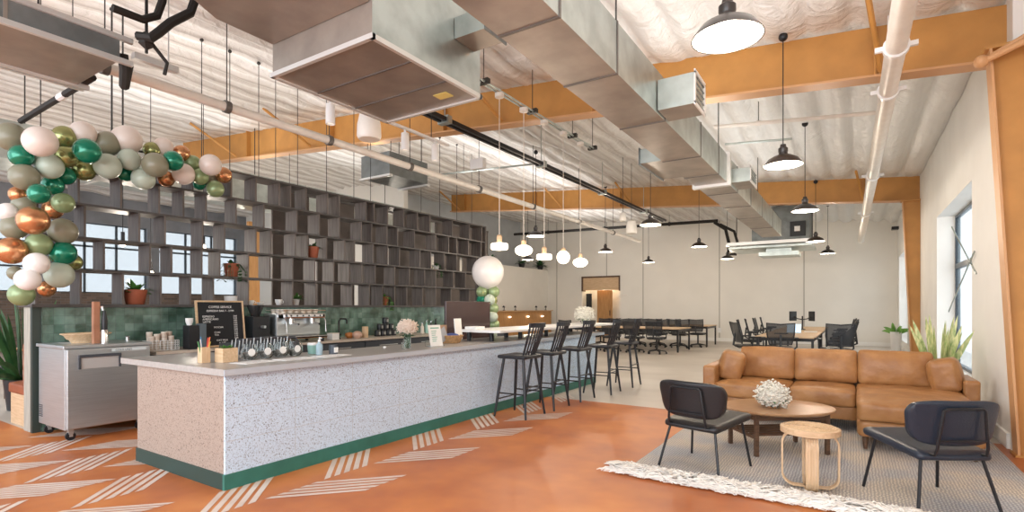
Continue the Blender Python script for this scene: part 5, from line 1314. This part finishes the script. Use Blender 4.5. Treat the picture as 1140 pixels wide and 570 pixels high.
# ------------------------------------------------------------------ balloons
BL = [(-7.576, 1.867, 3.221, 0.14, 'o', 0), (-7.064, 1.966, 3.113, 0.145, 'p', 0), (-7.503, 2.297, 3.324, 0.116, 'g', 0), (-7.489, 2.467, 3.41, 0.13, 'p', 0), (-7.064, 2.363, 3.114, 0.128, 'e', 0), (-7.485, 2.707, 3.352, 0.134, 'o', 0), (-7.32, 1.884, 2.983, 0.108, 'e', 0), (-7.32, 2.113, 2.927, 0.126, 'm', 0), (-7.32, 2.258, 3.062, 0.108, 'g', 0), (-7.505, 2.482, 2.991, 0.114, 'g', 0), (-7.32, 2.647, 3.047, 0.136, 'm', 0), (-7.524, 2.32, 2.894, 0.096, 'e', 0), (-7.32, 1.906, 2.77, 0.128, 'o', 0), (-7.515, 2.2, 2.764, 0.104, 'e', 0), (-7.064, 1.955, 2.571, 0.096, 'e', 0), (-7.576, 1.921, 2.613, 0.081, 'c', 0), (-7.32, 2.233, 2.548, 0.103, 's', 0), (-7.576, 1.967, 2.512, 0.101, 'o', 0), (-7.52, 2.202, 2.494, 0.099, 'c', 0), (-7.576, 1.838, 2.415, 0.09, 'w', 0), (-7.064, 1.909, 2.287, 0.134, 'c', 0), (-7.576, 1.892, 2.259, 0.12, 'o', 0), (-7.32, 2.229, 2.234, 0.134, 'o', 0), (-7.32, 2.025, 2.067, 0.115, 's', 0), (-7.32, 1.807, 1.985, 0.13, 'c', 0), (-7.32, 2.231, 1.994, 0.124, 'e', 0), (-7.534, 2.393, 1.916, 0.086, 'g', 0), (-7.064, 1.937, 1.848, 0.106, 'w', 0), (-7.32, 2.198, 1.755, 0.133, 'm', 0), (-7.064, 1.867, 1.683, 0.105, 'w', 0), (-7.32, 1.884, 1.532, 0.112, 's', 0), (-7.537, 2.152, 1.604, 0.083, 'c', 0), (-7.576, 1.899, 1.767, 0.07, 'o', 0), (-7.458, 2.892, 3.443, 0.16, 'p', 0), (-7.524, 3.196, 3.405, 0.095, 'g', 0), (-7.51, 3.326, 3.482, 0.109, 'p', 0), (-7.52, 3.549, 3.45, 0.099, 'c', 0), (-7.32, 2.866, 3.177, 0.118, 'm', 0), (-7.064, 3.039, 3.112, 0.135, 'o', 0), (-7.064, 3.234, 3.208, 0.115, 'e', 0), (-7.528, 2.9, 3.045, 0.092, 'e', 0), (-7.32, 3.016, 2.977, 0.126, 'm', 0), (-7.522, 3.363, 3.072, 0.097, 'c', 0), (-7.32, 3.481, 3.132, 0.128, 'p', 0), (-7.518, 3.692, 3.348, 0.101, 's', 0), (-7.32, 3.69, 3.141, 0.1, 's', 0), (-7.064, 3.691, 3.259, 0.128, 'p', 0), (-7.522, 3.949, 3.167, 0.098, 'o', 0), (-7.32, 4.002, 3.226, 0.103, 'c', 0), (-7.32, 3.888, 3.014, 0.108, 's', 0), (-7.543, 3.791, 3.088, 0.077, 'e', 0)]
from collections import defaultdict
cnt = defaultdict(list)
for i, (x, y, z, r, c, _) in enumerate(BL):
    seg_ = 'hang' if (y < 2.30 and z < 2.85) else 'top'
    cnt[(seg_, c)].append(i)
for key in cnt: cnt[key].sort(key=lambda i: -BL[i][2] if key[0] == 'hang' else BL[i][1])
protos = {}
for (seg_, c), idxs in cnt.items():
    cname, m = BAL[c]
    for k, i in enumerate(idxs):
        x, y, z, r, _, _ = BL[i]
        if c not in protos:
            b = MB(); prof = []
            for q in range(0, 17):
                a = PI * q / 16; rr = math.sin(a); zz = -math.cos(a)
                if zz < 0: zz *= 1.08
                prof.append((rr, zz))
            prof = [(0, -1.16), (.05, -1.17), (.03, -1.10)] + prof[1:]
            b.lathe(prof, seg=28)
            protos[c] = b.build('balloon', m, smooth='all'); o = protos[c]
        else: o = protos[c].copy(); C.objects.link(o)
        r *= 1.03; o.location = (x, y, z); o.scale = (r, r * 1.04, r)
        random.seed(i); o.rotation_euler = (random.uniform(1.2, 1.9), random.uniform(-.3, .3), random.uniform(1.2, 2.0))
        where = '%s such from the top in the hanging left tail' % ORD[k] if seg_ == 'hang' else '%s such from the left along the top of the garland' % ORD[k]
        tag(o, '%s balloon, %s' % (cname, where), 'balloon', 'balloon garland at the shelf corner')
# balloon column by the monitor
o = protos['w'].copy(); C.objects.link(o); o.location = (-5.2, 7.32, 2.0); o.scale = (.27, .27, .27); o.rotation_euler = (0, 0, 0)
tag(o, 'giant round white balloon topping the green balloon column', 'balloon', 'balloon column beside the monitor')
random.seed(3)
lv = 0
for z, cs in ((1.66, 'ss'), (1.52, 'gem'), (1.38, 'mes'), (1.24, 'sm'), (1.10, 'gs'), (.96, 'em'), (.82, 'sm'), (.68, 'es'), (.54, 'ms')):
    for k, c in enumerate(cs):
        a = 2 * PI * k / len(cs) + lv * .8 + .6; rr = .1
        o = protos[c].copy(); C.objects.link(o); o.location = (-5.2 + rr * math.cos(a), 7.32 + rr * math.sin(a), z); o.scale = (.10, .10, .088); o.rotation_euler = (1.57, 0, a)
        tag(o, '%s small balloon, %s ring down the balloon column' % (BAL[c][0], ORD[lv]), 'balloon', 'balloon column beside the monitor, %s ring' % ORD[lv])
    lv += 1
b = MB(); b.tube([(-5.2, 7.32, .02), (-5.2, 7.32, 1.75)], .012); b.lathe([(0, 0), (.18, 0), (.18, .02), (0, .02)], c=(-5.2, 7.32, 0)); tag(b.build('balloon_stand', M_black), 'thin black stand inside the balloon column', 'stand')

# ------------------------------------------------------------------ lighting and camera
w = bpy.data.worlds.new('world'); bpy.context.scene.world = w; w.use_nodes = True
bg = w.node_tree.nodes['Background']; bg.inputs[0].default_value = (.86, .93, 1.0, 1); bg.inputs[1].default_value = 2.3
def area(loc, rot, sx, sy, e, col=(1, .97, .93)):
    L = bpy.data.lights.new('area_light', 'AREA'); L.shape = 'RECTANGLE'; L.size = sx; L.size_y = sy; L.energy = e; L.color = col
    o = bpy.data.objects.new('area_light', L); C.objects.link(o); o.location = loc; o.rotation_euler = rot; return o
area((-3, -3.5, 2.6), (math.radians(84), 0, 0), 10, 3.5, 420, (.93, .96, 1))  # unseen fill light added behind the camera, in place of daylight
def bulb(loc, e, col=(1, .88, .74), r=.06):
    L = bpy.data.lights.new('bulb_and_fill_light', 'POINT'); L.energy = e; L.color = col; L.shadow_soft_size = r
    o = bpy.data.objects.new('bulb_and_fill_light', L); C.objects.link(o); o.location = loc
bulb((-10.0, 23.6, 2.5), 25, (1, .8, .55))  # fill light added to brighten the alcove, no lamp there
for p in ((-10.2, 3.9, 2.3), (-10.4, 5.3, 2.4), (-10.5, 7.2, 1.65), (-10.4, 10.0, 2.6), (-15, 4, 2.6), (-15, 9, 2.6)): bulb(p, 70)  # pendant bulbs first, then fill points added without fixtures
# up-facing fill lights added to brighten the roof, no fixtures behind them
for (x, y, sx, sy, e) in ((-1.75, 5.0, .4, 8, 38), (-1.75, 12.0, .4, 5, 18), (-7.8, 5.5, .25, 7, 30), (-7.2, 12, 1.0, 6, 50), (-11.5, 7, .8, 9, 60), (-9, 18.5, 3, 6, 80), (-.3, 4.0, .8, 4, 26)):
    area((x, y, 3.62 if x > -3 else 4.35), (PI, 0, 0), sx, sy, e, (1, .96, .92))
sun = bpy.data.lights.new('sun', 'SUN'); sun.energy = .8; sun.angle = .3; so = bpy.data.objects.new('sun', sun); C.objects.link(so); so.rotation_euler = (math.radians(58), 0, math.radians(62))
area((2.6, 10.8, 2.0), (0, math.radians(90), 0), 3, 3.4, 120, (.9, .96, 1)); area((2.6, 20.5, 2.0), (0, math.radians(90), 0), 3, 3.2, 120, (.9, .96, 1))

cam = bpy.data.cameras.new('camera'); co = bpy.data.objects.new('camera', cam); C.objects.link(co)
T = math.atan(380 / 590)
co.location = (0, 0, 1.4); co.rotation_euler = (PI / 2, 0, T)
cam.sensor_width = 36; cam.lens = 590 / 1140 * 36; cam.shift_y = 57 / 1140; cam.clip_end = 200
sc = bpy.context.scene; sc.camera = co
sc.view_settings.view_transform = 'Standard'
sc.view_settings.exposure = 0
